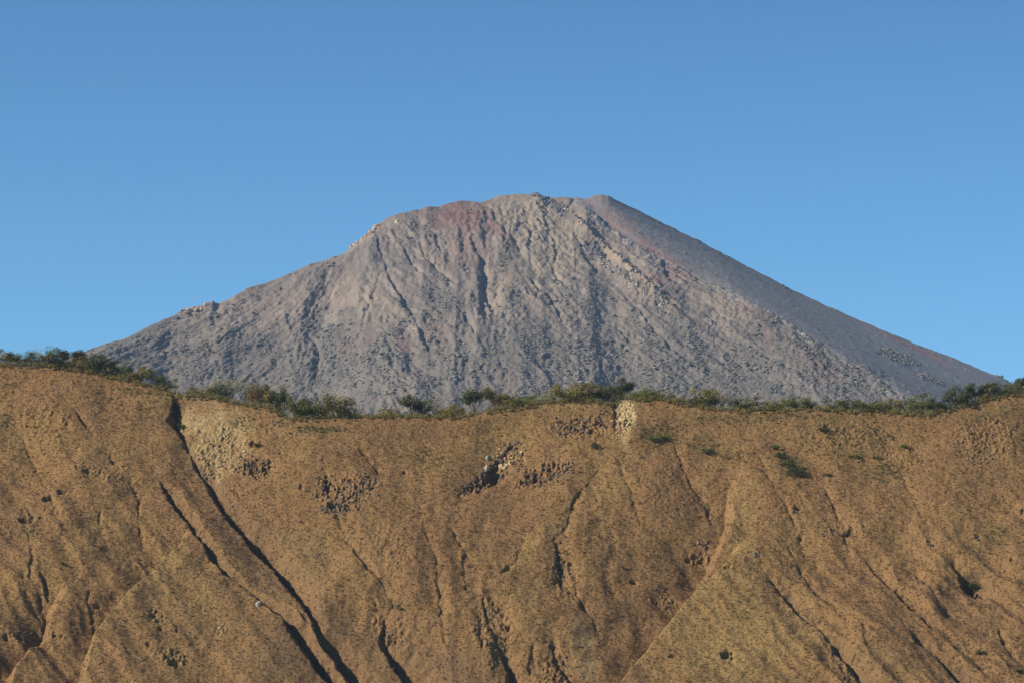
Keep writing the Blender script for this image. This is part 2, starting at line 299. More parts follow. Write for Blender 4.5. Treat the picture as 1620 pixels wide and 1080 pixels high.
PAL = [(990, 652, 17, 26, 8, 1.0), (990, 690, 9, 22, 8, .6), (345, 695, 45, 50, 35, .4), (300, 655, 22, 22, 0, .45), (798, 720, 13, 9, -30, 1.0), (345, 735, 6, 20, 0, .5), (920, 1000, 25, 22, 0, .35), (930, 1040, 22, 16, 0, .3), (340, 660, 50, 20, 10, .3)]
for cx, cy, rx, ry, an, am in PAL: col = lerp(col, C(.62, .46, .24) * (1 + .25 * n3[..., None]), am * ell(PX, PY, cx, cy, rx, ry, an, .7, nz * 1.3))
GRN = [(1042, 688, 36, 22, 0, .75), (505, 679, 48, 7, 0, .75), (1110, 705, 30, 16, 20, .5), (1150, 720, 24, 12, 0, .4), (240, 622, 60, 8, 12, .5), (660, 725, 40, 12, 5, .45), (50, 840, 14, 22, 0, .6), (1340, 690, 80, 40, 0, .35), (1400, 745, 30, 16, 0, .5), (1250, 735, 22, 26, 40, .6), (1590, 850, 40, 18, 0, .45),
       (5, 665, 8, 14, 0, .7), (770, 705, 20, 12, 0, .4), (150, 985, 5, 26, 0, .6), (175, 975, 8, 8, 0, .5), (1200, 660, 120, 8, 0, .5), (1560, 655, 60, 8, -14, .5), (1100, 662, 60, 8, 0, .4), (630, 958, 8, 6, 0, .7), (430, 1045, 30, 60, -35, .25), (1410, 1060, 50, 20, 35, .3), (290, 690, 14, 14, 0, .4), (385, 665, 30, 10, 20, .4)]
for cx, cy, rx, ry, an, am in GRN: col = lerp(col, C(.15, .13, .048), am * .75 * ell(PX, PY, cx, cy, rx, ry, an, .8, nz * 1.6 + .25 * n3))
soil = 1 - sm(-2.2, -.5, hr)
col = lerp(col, C(.16, .105, .065), soil * .35)
col = lerp(col, C(.20, .15, .115), np.clip(rough - .4, 0, 1) * sm(-.1, .6, n3 + .5 * n2) * 1.2)
top = sm(0, 5, S); col = lerp(col, C(.15, .13, .05), top * .7)
hill = mesh_obj('hill', HP.reshape(-1, 3), grid_faces(*X.shape), M_hill, col.reshape(-1, 3) * C(.605, .597, .555), smooth=True)
tag(hill, 'steep slope of dry golden brown grass cut by gullies', kind='structure')
NR, NC = X.shape
def samp(G, x, s):
    ci = np.interp(x, xs, np.arange(NC)); ri = np.interp(s, srow, np.arange(NR))
    c0 = np.clip(ci.astype(int), 0, NC - 2); r0 = np.clip(ri.astype(int), 0, NR - 2); fc = ci - c0; fr = ri - r0
    if G.ndim == 3: fc = fc[:, None]; fr = fr[:, None]
    return (G[r0, c0] * (1 - fc) + G[r0, c0 + 1] * fc) * (1 - fr) + (G[r0 + 1, c0] * (1 - fc) + G[r0 + 1, c0 + 1] * fc) * fr
def px_to_xs(px, py):                # a pixel on the face -> (x, s)
    x, v = to_plane(px, py); return x, v - np.interp(x, xs, vr)
def on_face(px, py):
    px = np.atleast_1d(np.asarray(px, float)); py = np.atleast_1d(np.asarray(py, float))
    qx, qy = px.copy(), py.copy()
    for _ in range(4):               # follow the real relief
        x, s = px_to_xs(qx, qy); P = samp(HP, x, s); ax, ay = project(P); qx += (px - ax) * .8; qy += (py - ay) * .8
    x, s = px_to_xs(qx, qy); return samp(HP, x, s)
def on_top(px, s):                   # above the rim line at pixel column px, s metres behind the edge
    px = np.atleast_1d(np.asarray(px, float)); s = np.broadcast_to(np.asarray(s, float), px.shape); x = (px - 810) / F * 1500
    for _ in range(4):
        P = samp(HP, x, s); ax, _ay = project(P); x = x + (px - ax) / F * 1500
    return samp(HP, x, s)

# ---- dry grass tussocks over the whole visible slope
NT = 330000
tx = rng.uniform(-228, 228, NT); ts = rng.uniform(-225, 5.5, NT)
tp = samp(HP, tx, ts); tc_ = samp(col, tx, ts); tro = samp(rough, tx, ts); tso = samp(soil, tx, ts)
gm = (np.sqrt(np.clip(tro, 0, 1)) * .75 + tso * .15) < rng.uniform(0, 1.1, NT)
tp = tp[gm]; tc_ = tc_[gm]; NT = len(tp); NB = 6
ang = rng.uniform(0, 2 * np.pi, (NT, NB)); sz = rng.gamma(4, .25, (NT, 1)) * .40
out = rng.uniform(.25, .75, (NT, NB)) * sz; up = rng.uniform(.45, 1.0, (NT, NB)) * sz * .95
dx_, dy_ = np.cos(ang), np.sin(ang); hw = .13 * sz
nrm = C(0, -ST * .45, 1)
base = tp[:, None, :] - C(0, 0, .06)
b0 = base + np.stack([-dy_ * hw, dx_ * hw, 0 * ang], -1); b1 = base + np.stack([dy_ * hw, -dx_ * hw, 0 * ang], -1)
tip = base + np.stack([dx_ * out, dy_ * out, 0 * ang], -1) + nrm * up[..., None]
gv = np.stack([b0, b1, tip], 2).reshape(-1, 3)
gc = np.repeat(tc_ * rng.uniform(.82, 1.2, (NT, 1)), NB * 3, 0) * C(.68, .68, .648)
grass = mesh_obj('grass', gv, np.arange(len(gv)).reshape(-1, 3), M_grass, gc)
tag(grass, 'dry golden brown grass tussocks covering the slope', 'grass', kind='stuff')
del gv, gc, b0, b1, tip, base

# ------------------------------------------------------------------ the volcano
sil = [(-260, 668, 6200), (-100, 630, 6250), (0, 600, 6300), (70, 577, 6330), (130, 557, 6360), (165, 545, 6400), (200, 535, 6440), (230, 519, 6480), (255, 508, 6510), (275, 499, 6540), (288, 491, 6550), (315, 484, 6570), (338, 478, 6590), (347, 482, 6600), (370, 470, 6620), (393, 456, 6650), (420, 449, 6680), (450, 437, 6710), (490, 419, 6740), (520, 411, 6780), (547, 400, 6800), (560, 388, 6810), (575, 378, 6820),
       (590, 363, 6830), (603, 353, 6840), (620, 342, 6850), (640, 337, 6860), (662, 332, 6880), (675, 328, 6880), (695, 327, 6900), (715, 321, 6910), (728, 318, 6910), (742, 318, 6920), (758, 321, 6920), (770, 318, 6930), (785, 311, 6935), (800, 309, 6940), (820, 307, 6950), (838, 308, 6955), (846, 305, 6958), (853, 307, 6960), (866, 313, 6970), (885, 313, 6975), (905, 314, 6980), (925, 315, 6990), (938, 310, 7000), (952, 308, 7005), (963, 310, 7010),
       (975, 317, 7020), (1010, 334, 7060), (1050, 354, 7110), (1100, 378, 7180), (1150, 405, 7250), (1200, 431, 7320), (1250, 457, 7390), (1300, 481, 7450), (1350, 503, 7510), (1400, 524, 7560), (1450, 545, 7620), (1500, 563, 7670), (1540, 580, 7710), (1565, 590, 7740), (1582, 595, 7760), (1600, 606, 7780), (1700, 650, 7870), (1850, 710, 8000)]
sil = np.array(sil, float); Kp = at(sil[:, 0], sil[:, 1], sil[:, 2])
spn = np.array([(905, 316, 6977), (945, 345, 6906), (985, 372, 6840), (1040, 405, 6762), (1100, 433, 6698), (1160, 460, 6636), (1230, 500, 6547), (1300, 540, 6460), (1380, 588, 6359), (1450, 632, 6269), (1560, 700, 6135)], float)
Sp = at(spn[:, 0], spn[:, 1], spn[:, 2])
mx = np.concatenate([[-2600, -2000, -1600, -1350], np.arange(-1200, 1250, 1.9), [1400, 1600, 2000, 2600]])
kern = np.exp(-np.linspace(-2, 2, 5) ** 2); kern /= kern.sum()
def ipe(xq, xp, fp):                 # linear interpolation that keeps falling outside the drawn part
    r = np.interp(xq, xp, fp); sl = (fp[1] - fp[0]) / (xp[1] - xp[0]); sr = (fp[-1] - fp[-2]) / (xp[-1] - xp[-2])
    return r + np.where(xq < xp[0], (xq - xp[0]) * sl, 0) + np.where(xq > xp[-1], (xq - xp[-1]) * sr, 0)
zC = ipe(mx, Kp[:, 0], Kp[:, 2]); yC = ipe(mx, Kp[:, 0], Kp[:, 1]); zC = np.convolve(np.pad(zC, 2, mode='edge'), kern, 'valid')
zS = ipe(mx, Sp[:, 0], Sp[:, 2]); yS = ipe(mx, Sp[:, 0], Sp[:, 1])
left = mx < Sp[0, 0]; yS = np.where(left, yC, np.minimum(yS, yC)); zS = np.where(left, zC, np.minimum(zS, zC)); rs = np.maximum(yC - yS, 0.01)
rrow = np.concatenate([-np.cumsum(np.geomspace(3, 160, 26))[::-1], np.arange(0, 1500, 1.9), 1500 + np.cumsum(np.geomspace(3, 60, 50))])
RR, MX = np.meshgrid(rrow, mx, indexing='ij')
rsb = np.broadcast_to(rs, RR.shape); zCb = np.broadcast_to(zC, RR.shape); zSb = np.broadcast_to(zS, RR.shape)
q = RR - rsb
SLO = math.tan(R(33))
drop = SLO * q * (1 - .00012 * np.clip(q, 0, 1500))
MZ = np.where(RR < 0, zCb + RR * .55, np.where(q < 0, zCb + (zSb - zCb) * RR / rsb, zSb - drop))
kk = np.exp(-np.linspace(-2.5, 2.5, 161) ** 2); kk /= kk.sum(); zCs = np.convolve(np.pad(zC, 80, mode='reflect', reflect_type='odd'), kk, 'valid')
MZ = MZ + (zCs - zC)[None, :] * (1 - np.exp(-np.abs(RR) / 45))    # small notches of the crest do not run down the whole face
MZ = MZ - 9 * sm(20, 200, rsb) * np.exp(-np.abs(q) / 42)           # the rib between the two faces is rounded
MY = np.broadcast_to(yC, RR.shape) - RR
MB = np.stack([MX, MY, MZ], -1); MPX, MPY = project(MB)
scree = ((q < 0) & (RR > 0)).astype(float); edge = sm(0, 60, q) ; crest = sm(0, 70, np.abs(RR))
mh = np.zeros(RR.shape)
L_ = MY * 0 + 1
u, w = MX, MZ * 1.25                  # across and down the face
mh += crest * (1 - scree) * 8 * fbm(u / 210, w / 330, 4, 200)
wv = 9 * perlin(u / 70, w / 70, 205) + 4 * perlin(u / 25, w / 25, 206)
def orient(t, sc, ln, seed): return ridged((u + t * w + wv) / sc, (w - t * u) / ln, 3, seed)
px_k = [150, 420, 560, 640, 720, 790, 880, 1000, 1600]; tk = [-1.0, -.8, -.1, .7, .25, .15, .75, 1.05, 1.1]
a1 = fbm(u / 120, w / 160, 3, 300); low = sm(455, 560, MPY + 40 * a1) * (1 - sm(0, 1, scree))
tl = np.interp(MPX, px_k, tk); rills = np.zeros(RR.shape); wsum = np.zeros(RR.shape) + 1e-6
for t, sd0 in ((-1.0, 210), (-.4, 215), (.1, 220), (.6, 225), (1.05, 230)):
    ww = np.clip(1 - np.abs(tl - t) / .45, 0, 1); rills += ww * orient(t, 30, 260, sd0); wsum += ww
rills /= wsum
fine = np.zeros(RR.shape)
for t, sd0 in ((-1.0, 310), (-.4, 315), (.1, 320), (.6, 325), (1.05, 330)):
    ww = np.clip(1 - np.abs(tl - t) / .45, 0, 1); fine += ww * orient(t, 11, 60, sd0)
fine /= wsum
stk = np.zeros(RR.shape); stw = np.zeros(RR.shape)
for t, sd0 in ((-1.0, 410), (-.4, 415), (.1, 420), (.6, 425), (1.05, 430)):
    ww = np.clip(1 - np.abs(tl - t) / .45, 0, 1); stk += ww * fbm((u + t * w + wv) / 16, (w - t * u) / 150, 4, sd0, .6); stw += ww
stk /= stw + 1e-6
amp = (1 - scree) * (.25 + .75 * crest)
big_r = np.zeros(RR.shape)
for t, sd0 in ((-1.0, 510), (-.4, 515), (.1, 520), (.6, 525), (1.05, 530)):
    ww = np.clip(1 - np.abs(tl - t) / .45, 0, 1); big_r += ww * ridged((u + t * w + 2 * wv) / 85, (w - t * u) / 520, 2, sd0)
mh += (1 - scree) * crest * 7.0 * big_r / wsum
mh += amp * ((1 - .6 * low) * 3.0 * rills * (.5 + .8 * sm(-.5, .5, perlin(u / 160, w / 160, 240))) + (.45 + .85 * sm(-.35, .45, perlin(u / 75, w / 130, 255))) * ((2.4 + 1.2 * low) * fine + 2.0 * fbm(u / 9, w / 13, 4, 250)) + 1.0 * ridged(u / 19, w / 23, 4, 252) + 1.1 * ridged(u / 6, w / 8, 2, 254))
mh += scree * (1.4 * ridged((u + 1.02 * w + wv * .6) / 60, w / 700, 2, 260) * crest + .25 * fbm(u / 8, w / 10, 2, 262))
MG = [[(595, 378, 3), (600, 400, 5), (612, 430, 4), (622, 452, 5), (635, 472, 6), (645, 488, 12), (650, 500, 8), (658, 513, 7), (666, 526, 12), (674, 541, 10), (678, 556, 5)],
      [(637, 385, 3), (646, 408, 5), (652, 424, 5), (668, 437, 4)], [(652, 360, 2), (662, 382, 4), (674, 408, 5), (686, 428, 5), (704, 444, 4), (720, 458, 3)], [(682, 360, 2), (690, 385, 5), (696, 405, 3)],
      [(728, 366, 3), (732, 378, 8), (734, 394, 6), (728, 404, 2)], [(742, 372, 3), (749, 386, 5), (755, 402, 9), (763, 414, 7), (764, 434, 9), (763, 454, 10), (765, 470, 5), (762, 484, 6), (762, 500, 7)], [(765, 470, 4), (772, 482, 7), (778, 495, 7)],
      [(775, 335, 4), (790, 360, 6), (802, 375, 7), (815, 390, 7), (822, 402, 3)], [(912, 380, 3), (922, 397, 8), (931, 412, 9), (938, 424, 9), (943, 436, 5)], [(924, 386, 5), (937, 393, 7)], [(938, 378, 4), (950, 386, 7), (958, 390, 5)], [(948, 404, 4), (956, 414, 8), (967, 424, 5)],
      [(986, 436, 4), (1000, 450, 6)], [(996, 421, 3), (1010, 432, 5), (1024, 446, 4)], [(1048, 420, 4), (1054, 434, 7), (1062, 450, 3)], [(864, 468, 3), (874, 482, 6), (886, 500, 5), (897, 524, 4)], [(940, 488, 2), (948, 502, 4), (957, 516, 2)],
      [(976, 525, 3), (990, 537, 5), (1006, 550, 5)], [(984, 470, 2), (1010, 494, 4), (1040, 526, 5), (1060, 550, 6), (1078, 563, 7), (1098, 577, 7)], [(1115, 502, 4), (1126, 508, 7), (1138, 516, 6)], [(1160, 566, 3), (1190, 582, 4), (1216, 597, 5)], [(840, 440, 3), (852, 458, 4), (846, 480, 2)],
      [(730, 500, 3), (742, 520, 5), (750, 535, 3)], [(870, 425, 2), (880, 440, 4), (890, 455, 2)], [(1010, 505, 2), (1035, 525, 3)], [(300, 486, 2), (304, 494, 5), (298, 503, 2)], [(905, 315, 2), (898, 330, 3)], [(1180, 530, 2), (1200, 548, 4), (1225, 566, 2)], [(1300, 545, 2), (1350, 575, 4), (1400, 600, 5), (1430, 618, 3)], [(1390, 560, 2), (1430, 582, 3), (1460, 592, 3)], [(420, 590, 3), (440, 570, 4), (452, 552, 3)], [(500, 600, 5), (505, 560, 6), (490, 530, 3)], [(620, 600, 4), (622, 560, 6), (612, 530, 3)],
      [(830, 340, 1), (840, 370, 3), (835, 400, 3), (845, 430, 1)], [(860, 350, 1), (880, 395, 3), (876, 430, 2)], [(1100, 470, 2), (1130, 492, 3), (1150, 512, 2)], [(600, 440, 2), (590, 480, 3), (570, 520, 2)]]
MPXW = MPX + 3.5 * perlin(u / 30, w / 30, 273) + 2 * perlin(u / 11, w / 11, 274); MPYW = MPY + 3 * perlin(u / 30, w / 30, 275)
for g in MG:
    a = np.array(g, float); D, Sg, W = polydist(MPXW, -MPYW, np.stack([a[:, 0], -a[:, 1], a[:, 2]], 1), 60)
    m = D < 50; d = D[m]; dep = W[m] * 1.15 * (1 + .3 * perlin(u[m] / 14, w[m] / 14, 270)); ww = np.where(Sg[m] > 0, W[m] * 1.6 + 1, W[m] * .6 + .8) * (1 + .3 * perlin(u[m] / 11, w[m] / 11, 271))
    mh[m] -= dep * np.clip(1 - d / ww, 0, 1) ** 1.2
# dark lava rib under the summit knob and a few other ribs
for g, H_, wd in [([(852, 316, 3), (880, 336, 6), (906, 352, 7), (945, 392, 6), (990, 436, 7), (1040, 476, 7), (1090, 512, 3)], 2.6, 9), ([(842, 306, 3), (855, 315, 8), (880, 335, 8), (905, 355, 7), (930, 372, 4)], 1.3, 9), ([(772, 322, 2), (785, 345, 5), (806, 378, 5), (820, 405, 2)], 1.2, 9), ([(905, 320, 2), (940, 350, 5), (990, 385, 6), (1040, 420, 4)], 1.4, 12), ([(600, 362, 2), (585, 400, 6), (575, 450, 6), (560, 520, 5)], 2.0, 24), ([(940, 410, 2), (985, 450, 6), (1040, 485, 7), (1090, 520, 4)], 1.2, 16), ([(560, 400, 1), (500, 450, 5), (430, 520, 6)], 1.5, 26), ([(790, 420, 2), (800, 480, 6), (820, 560, 6), (830, 620, 6)], 1.3, 30), ([(860, 460, 1), (930, 540, 6), (980, 610, 6)], 1.5, 30)]:
    a = np.array(g, float); D, Sg, W = polydist(MPX, -MPY, np.stack([a[:, 0], -a[:, 1], a[:, 2]], 1), wd * 1.2); m = D < wd
    mh[m] += W[m] * .55 * H_ * (1 - D[m] / wd) ** 1.2 * crest[m] ** .3
mr_ = np.zeros(RR.shape)             # broken rock zones
for cx, cy, rx, ry, an, am in [(1010, 455, 80, 14, 42, 1.), (945, 395, 30, 14, 42, 1.), (575, 380, 32, 7, -42, .8), (318, 488, 32, 7, -16, .9), (730, 350, 50, 26, 0, .4), (865, 318, 22, 8, 30, .8), (1045, 420, 50, 16, 38, .5), (820, 480, 22, 40, 20, .5), (1130, 510, 20, 14, 0, .8)]:
    mr_ = np.maximum(mr_, am * ell(MPX, MPY, cx, cy, rx, ry, an, .6))
mh += (1.1 - .8 * scree) * fbm(u / 16, w / 20, 3, 283)
mh += mr_ * 7 * (np.abs(fbm(u / 13, w / 16, 3, 280)) - .3) * np.maximum(sm(0, 14, np.abs(RR)), .25)
MZ2 = MZ + mh
# ---- colours: ash, iron red, pale pumice, dark scree, scrub
a1 = fbm(u / 120, w / 160, 3, 300); a2 = fbm(u / 26, w / 34, 3, 305); a3 = fbm(u / 7, w / 8, 2, 308); nzm = .35 * a2
mc = np.zeros(RR.shape + (3,)) + C(.265, .222, .192)
mc = lerp(mc, C(.215, .195, .18), sm(-.2, .6, a1) * .7); mc = lerp(mc, C(.32, .265, .22), sm(0, .9, -a1) * .5); mc = lerp(mc, C(.17, .155, .145), sm(.1, .9, a2) * .5); mc = lerp(mc, C(.36, .31, .27), sm(.3, 1., a3) * .45); mc = lerp(mc, C(.38, .33, .28), sm(.1, .7, stk) * .55); mc = lerp(mc, C(.14, .125, .12), sm(.1, .7, -stk) * .6)
for cx, cy, rx, ry, an, am in [(865, 385, 62, 80, -20, 1.0), (812, 335, 48, 30, 0, .85), (830, 470, 60, 60, 0, .35), (580, 480, 30, 22, 0, .35), (330, 545, 40, 30, -30, .4), (905, 345, 26, 7, 34, .8), (790, 470, 14, 40, 15, .5), (1150, 470, 70, 40, 30, .3), (1010, 530, 60, 40, 40, .3)]:
    mc = lerp(mc, C(.37, .31, .24), am * ell(MPX, MPY, cx, cy, rx, ry, an, .8, nzm))
for cx, cy, rx, ry, an, am in [(725, 345, 62, 28, 8, .8), (700, 320, 50, 6, -8, .8), (740, 400, 30, 40, 0, .35), (790, 375, 10, 34, -40, .6), (1000, 372, 78, 18, 38, .8), (1055, 415, 40, 16, 38, .7), (1045, 460, 34, 10, 40, .6), (545, 545, 12, 20, 0, .7), (585, 540, 14, 14, 0, .5), (640, 548, 14, 20, -30, .8), (690, 530, 16, 28, -25, .6), (1270, 560, 46, 18, 40, .5), (1300, 595, 30, 20, 35, .6), (1370, 572, 44, 7, 32, .8), (1190, 500, 30, 10, 30, .4), (1215, 540, 22, 30, 0, .35), (1060, 435, 16, 24, 0, .5), (800, 600, 14, 30, -30, .3), (1460, 560, 30, 5, 28, .3)]:
    mc = lerp(mc, C(.235, .135, .12), am * 1.15 * ell(MPX, MPY, cx, cy, rx, ry, an, .8, nzm))
for cx, cy, rx, ry, an, am in [(905, 346, 34, 7, 34, 1.1), (955, 400, 40, 5, 45, .7), (572, 380, 34, 6, -43, .9), (318, 485, 32, 6, -16, .9), (627, 353, 7, 5, 0, .9), (895, 320, 12, 5, 30, .9), (800, 445, 6, 20, -10, .6), (1050, 478, 70, 9, 42, .75), (985, 425, 60, 9, 42, .6), (812, 313, 24, 7, 0, .4), (1420, 612, 40, 3, 30, .8), (690, 520, 5, 16, -35, .5)]:
    mc = lerp(mc, C(.44, .33, .22), am * .8 * ell(MPX, MPY, cx, cy, rx, ry, an, .8, nzm * 1.5 + .3 * a3))  # pale rock tones; on the left shoulder edge, sunlight painted into the colour
for cx, cy, rx, ry, an, am in [(876, 334, 44, 6, 38, .9), (800, 412, 13, 30, 8, .55), (930, 405, 14, 18, 40, .5), (785, 350, 6, 30, -42, .4), (1080, 480, 40, 8, 42, .4)]:
    mc = lerp(mc, C(.10, .10, .105), am * ell(MPX, MPY, cx, cy, rx, ry, an, .8, nzm))
veg = np.clip(low * .85 + sm(.15, .6, a2) * .3 * low + .5 * sm(.5, .9, a2 + a1 * .5) * (1 - low), 0, 1)
mc = lerp(mc, C(.165, .16, .145), veg * .6)
mc = mc * C(.612, .572, .515)
sc_ = sm(-50, 22, rsb - RR + 24 * a2 + 10 * a3 + 60 * np.clip(stk, -1, 1)) * (rsb > 5) * (RR > -5)
sc_ = sc_ * np.clip(1 + .6 * a2, 0, 1)
scc = np.zeros(RR.shape + (3,)) + C(.178, .158, .138); st = ridged((u + 1.02 * w + wv) / 30, w / 900, 3, 320)
scc = scc * (1 + .16 * st[..., None] + .08 * a3[..., None]); scc = lerp(scc, C(.17, .11, .09), sm(.2, .8, a1) * .3)
for cx, cy, rx, ry, an, am in [(975, 350, 60, 14, 38, .4), (1440, 548, 100, 4, 25, .8), (1040, 395, 60, 10, 35, .4), (950, 312, 10, 4, 0, .2)]:
    scc = lerp(scc, C(.26, .135, .10), am * ell(MPX, MPY, cx, cy, rx, ry, an, .8, nzm))
mc = lerp(mc, scc, sc_)
mount = mesh_obj('mountain', np.stack([MX, MY, MZ2], -1).reshape(-1, 3), grid_faces(*RR.shape)[:, ::-1], M_mount, mc.reshape(-1, 3) , smooth=True)
tag(mount, 'bare grey and reddish volcanic peak with a smooth dark scree flank', kind='structure')
MNR, MNC = RR.shape; MPOS = np.stack([MX, MY, MZ2], -1)
def msamp(G, x, r):
    ci = np.interp(x, mx, np.arange(MNC)); ri = np.interp(r, rrow, np.arange(MNR)); c0 = np.clip(ci.astype(int), 0, MNC - 2); r0 = np.clip(ri.astype(int), 0, MNR - 2)
    fc = (ci - c0)[:, None] if G.ndim == 3 else ci - c0; fr = (ri - r0)[:, None] if G.ndim == 3 else ri - r0
    return (G[r0, c0] * (1 - fc) + G[r0, c0 + 1] * fc) * (1 - fr) + (G[r0 + 1, c0] * (1 - fc) + G[r0 + 1, c0 + 1] * fc) * fr
def m_at(px, py):                    # point of the mountain seen at a pixel
    sub = slice(26, 26 + 790); i = np.argmin((MPX[sub] - px) ** 2 + (MPY[sub] - py) ** 2); return MPOS[sub].reshape(-1, 3)[i]

# ------------------------------------------------------------------ blobs, leaves, rocks
bm = bmesh.new(); bmesh.ops.create_icosphere(bm, subdivisions=2, radius=1); bm.verts.ensure_lookup_table()
ICO2 = np.array([v.co[:] for v in bm.verts]); ICO2F = np.array([[v.index for v in f.verts] for f in bm.faces]); bm.free()
bm = bmesh.new(); bmesh.ops.create_icosphere(bm, subdivisions=1, radius=1); bm.verts.ensure_lookup_table()
ICO = np.array([v.co[:] for v in bm.verts]); ICOF = np.array([[v.index for v in f.verts] for f in bm.faces]); bm.free()
def blobs(P, Rad, cols, rg, jag=.3, base=ICO, basef=ICOF):
    """many jagged lumps: P (n,3), Rad (n,3)"""
    n = len(P); k = len(base); j = 1 + jag * rg.uniform(-1, 1, (n, k, 1)); yaw = rg.uniform(0, 6.28, n); c, s = np.cos(yaw)[:, None], np.sin(yaw)[:, None]
    b = base[None] * j * Rad[:, None, :]; v = np.stack([b[..., 0] * c - b[..., 1] * s, b[..., 0] * s + b[..., 1] * c, b[..., 2]], -1) + P[:, None, :]
    f = basef[None] + (np.arange(n) * k)[:, None, None]; cc = np.repeat(cols[:, None, :], k, 1) * (1 + .12 * rg.uniform(-1, 1, (n, k, 1)))
    return v.reshape(-1, 3), f.reshape(-1, 3), cc.reshape(-1, 3)
def leaves(Cn, Rad, cnt, size, cols, rg, shell=.55):
    """leaf-sized quads filling ellipsoids Cn/Rad; returns verts, faces, colours"""
    n = len(Cn); idx = np.repeat(np.arange(n), cnt); m = len(idx)
    d = rg.normal(size=(m, 3)); d /= np.linalg.norm(d, axis=1, keepdims=True); r = shell + (1 - shell) * rg.uniform(0, 1, (m, 1)) ** .6; r *= rg.uniform(.75, 1.12, (m, 1))
    p = Cn[idx] + d * r * Rad[idx]; nn = d * 1.1 + rg.normal(size=(m, 3)) * .5 + C(0, 0, .3); nn /= np.linalg.norm(nn, axis=1, keepdims=True)
    t = np.cross(nn, rg.normal(size=(m, 3))); t /= np.linalg.norm(t, axis=1, keepdims=True); b = np.cross(nn, t); s = size * rg.uniform(.6, 1.4, (m, 1))
    v = np.stack([p - t * s, p - b * s * .6, p + t * s, p + b * s * .6], 1).reshape(-1, 3)
    cc = cols[idx] * rg.uniform(.65, 1.4, (m, 1)); return v, np.arange(4 * m).reshape(-1, 4), np.repeat(cc, 4, 0)

# distant scrub on the volcano's lower face
NS = 90000
sx = rng.uniform(-1150, 900, NS * 3); sr = rng.uniform(5, 1250, NS * 3)
dens = msamp(veg, sx, sr) ** 1.6 * (.10 + 1.15 * sm(-.12, .35, msamp(a2, sx, sr) + .5 * msamp(a1, sx, sr))) ; lowm = msamp(low, sx, sr)
for cx, cy, rx, ry in [(800, 412, 12, 28), (927, 490, 14, 9), (970, 483, 9, 4), (598, 421, 9, 4), (255, 578, 11, 5), (1245, 540, 6, 9), (1170, 565, 30, 12), (1340, 590, 34, 10), (1290, 560, 20, 10), (1420, 565, 36, 7), (370, 490, 14, 6), (520, 430, 12, 5), (400, 470, 9, 4), (340, 500, 14, 5), (735, 430, 8, 6), (705, 455, 20, 5), (1470, 600, 24, 5), (880, 450, 10, 5)]:
    dens = np.maximum(dens, 1.3 * ell(msamp(MPX, sx, sr), msamp(MPY, sx, sr), cx, cy, rx, ry, 20, .5))
mp = msamp(MPOS, sx, sr); _, mpy = project(mp)
ok = (rng.uniform(0, 1, len(sx)) < dens * .62) & (mpy < 690); mp = mp[ok][:NS]; n = len(mp)
rad = rng.gamma(3, .34, (n, 1)) * np.array([[1.3, 1.3, .7]])
vc = C(.13, .125, .095) * rng.uniform(.55, 1.45, (n, 1)) + C(.13, .09, .07) * rng.uniform(0, 1, (n, 1)) ** 2
bv, bf, bc = blobs(mp + C(0, 0, 1) * rad[:, 2:3] * .4, rad, vc, rng, .38)
scr = mesh_obj('distant_scrub', bv, bf, M_leaf, bc); tag(scr, 'grey green scrub scattered over the lower face of the volcano', 'scrub', kind='stuff')

# low brush along the rim and scrub patches on the slope
NBr = 2800; bx = rng.uniform(-260, 1880, NBr)
bs = rng.uniform(-3.0, 15, NBr); hmul = np.interp(bx, [-260, 0, 200, 275, 300, 380, 470, 560, 600, 640, 800, 960, 1080, 1150, 1320, 1420, 1500, 1620, 1900], [1, 1.1, 1.3, (.85), .8, 1, 1.2, 1.1, .85, .9, 1.1, 1.1, .95, 1, .85, 1.1, 1.2, 1.2, 1])
bP = on_top(bx, bs); br = rng.uniform(.9, 1.8, (NBr, 1)) * hmul[:, None] * np.array([[1.5, 1.3, 1.15]]) * np.clip((bs[:, None] + 5) / 6, .3, 1)
OL = C(.195, .150, .042); GR = C(.128, .122, .034); DK = C(.066, .070, .024); YE = C(.26, .20, .055); DRY = C(.25, .20, .11)
pick = rng.uniform(0, 1, (NBr, 1)); bcol = np.where(pick < .5, OL, np.where(pick < .78, GR, np.where(pick < .93, YE, DRY)))
v, f, c = leaves(bP + C(0, 0, 1) * br[:, 2:3] * .7, br, 80, .19, bcol, rng, .3)
rb = mesh_obj('rim_brush', v, f, M_leaf, c); tag(rb, 'low olive brush lining the rim of the slope', 'brush', kind='stuff')
pc = []
for cx, cy, rx, ry, n in [(1042, 688, 32, 18, 60), (505, 679, 46, 6, 40), (1110, 702, 26, 14, 22), (1240, 660, 150, 7, 40), (240, 618, 55, 6, 40), (1330, 690, 90, 34, 90), (1400, 748, 34, 18, 40), (1180, 722, 40, 8, 16), (660, 722, 40, 12, 22), (1570, 700, 50, 45, 50), (50, 838, 10, 16, 14), (1590, 848, 36, 14, 20), (385, 668, 24, 10, 16), (850, 760, 40, 10, 30), (540, 790, 40, 20, 24), (780, 690, 30, 16, 10), (5, 665, 8, 12, 10), (1440, 690, 120, 60, 60), (400, 740, 24, 12, 16), (60, 660, 60, 40, 20), (1130, 668, 60, 8, 16), (1000, 730, 30, 40, 14), (445, 665, 20, 10, 14), (1480, 1040, 60, 16, 12), (1560, 1050, 40, 20, 12), (1300, 1030, 30, 16, 14), (1540, 928, 10, 10, 12), (785, 1010, 24, 50, 20), (900, 900, 14, 40, 14), (325, 745, 14, 30, 16)]:
    a = rng.uniform(0, 6.28, n); r = np.sqrt(rng.uniform(0, 1, n)); pc.append(np.stack([cx + rx * r * np.cos(a), cy + ry * r * np.sin(a)], 1))
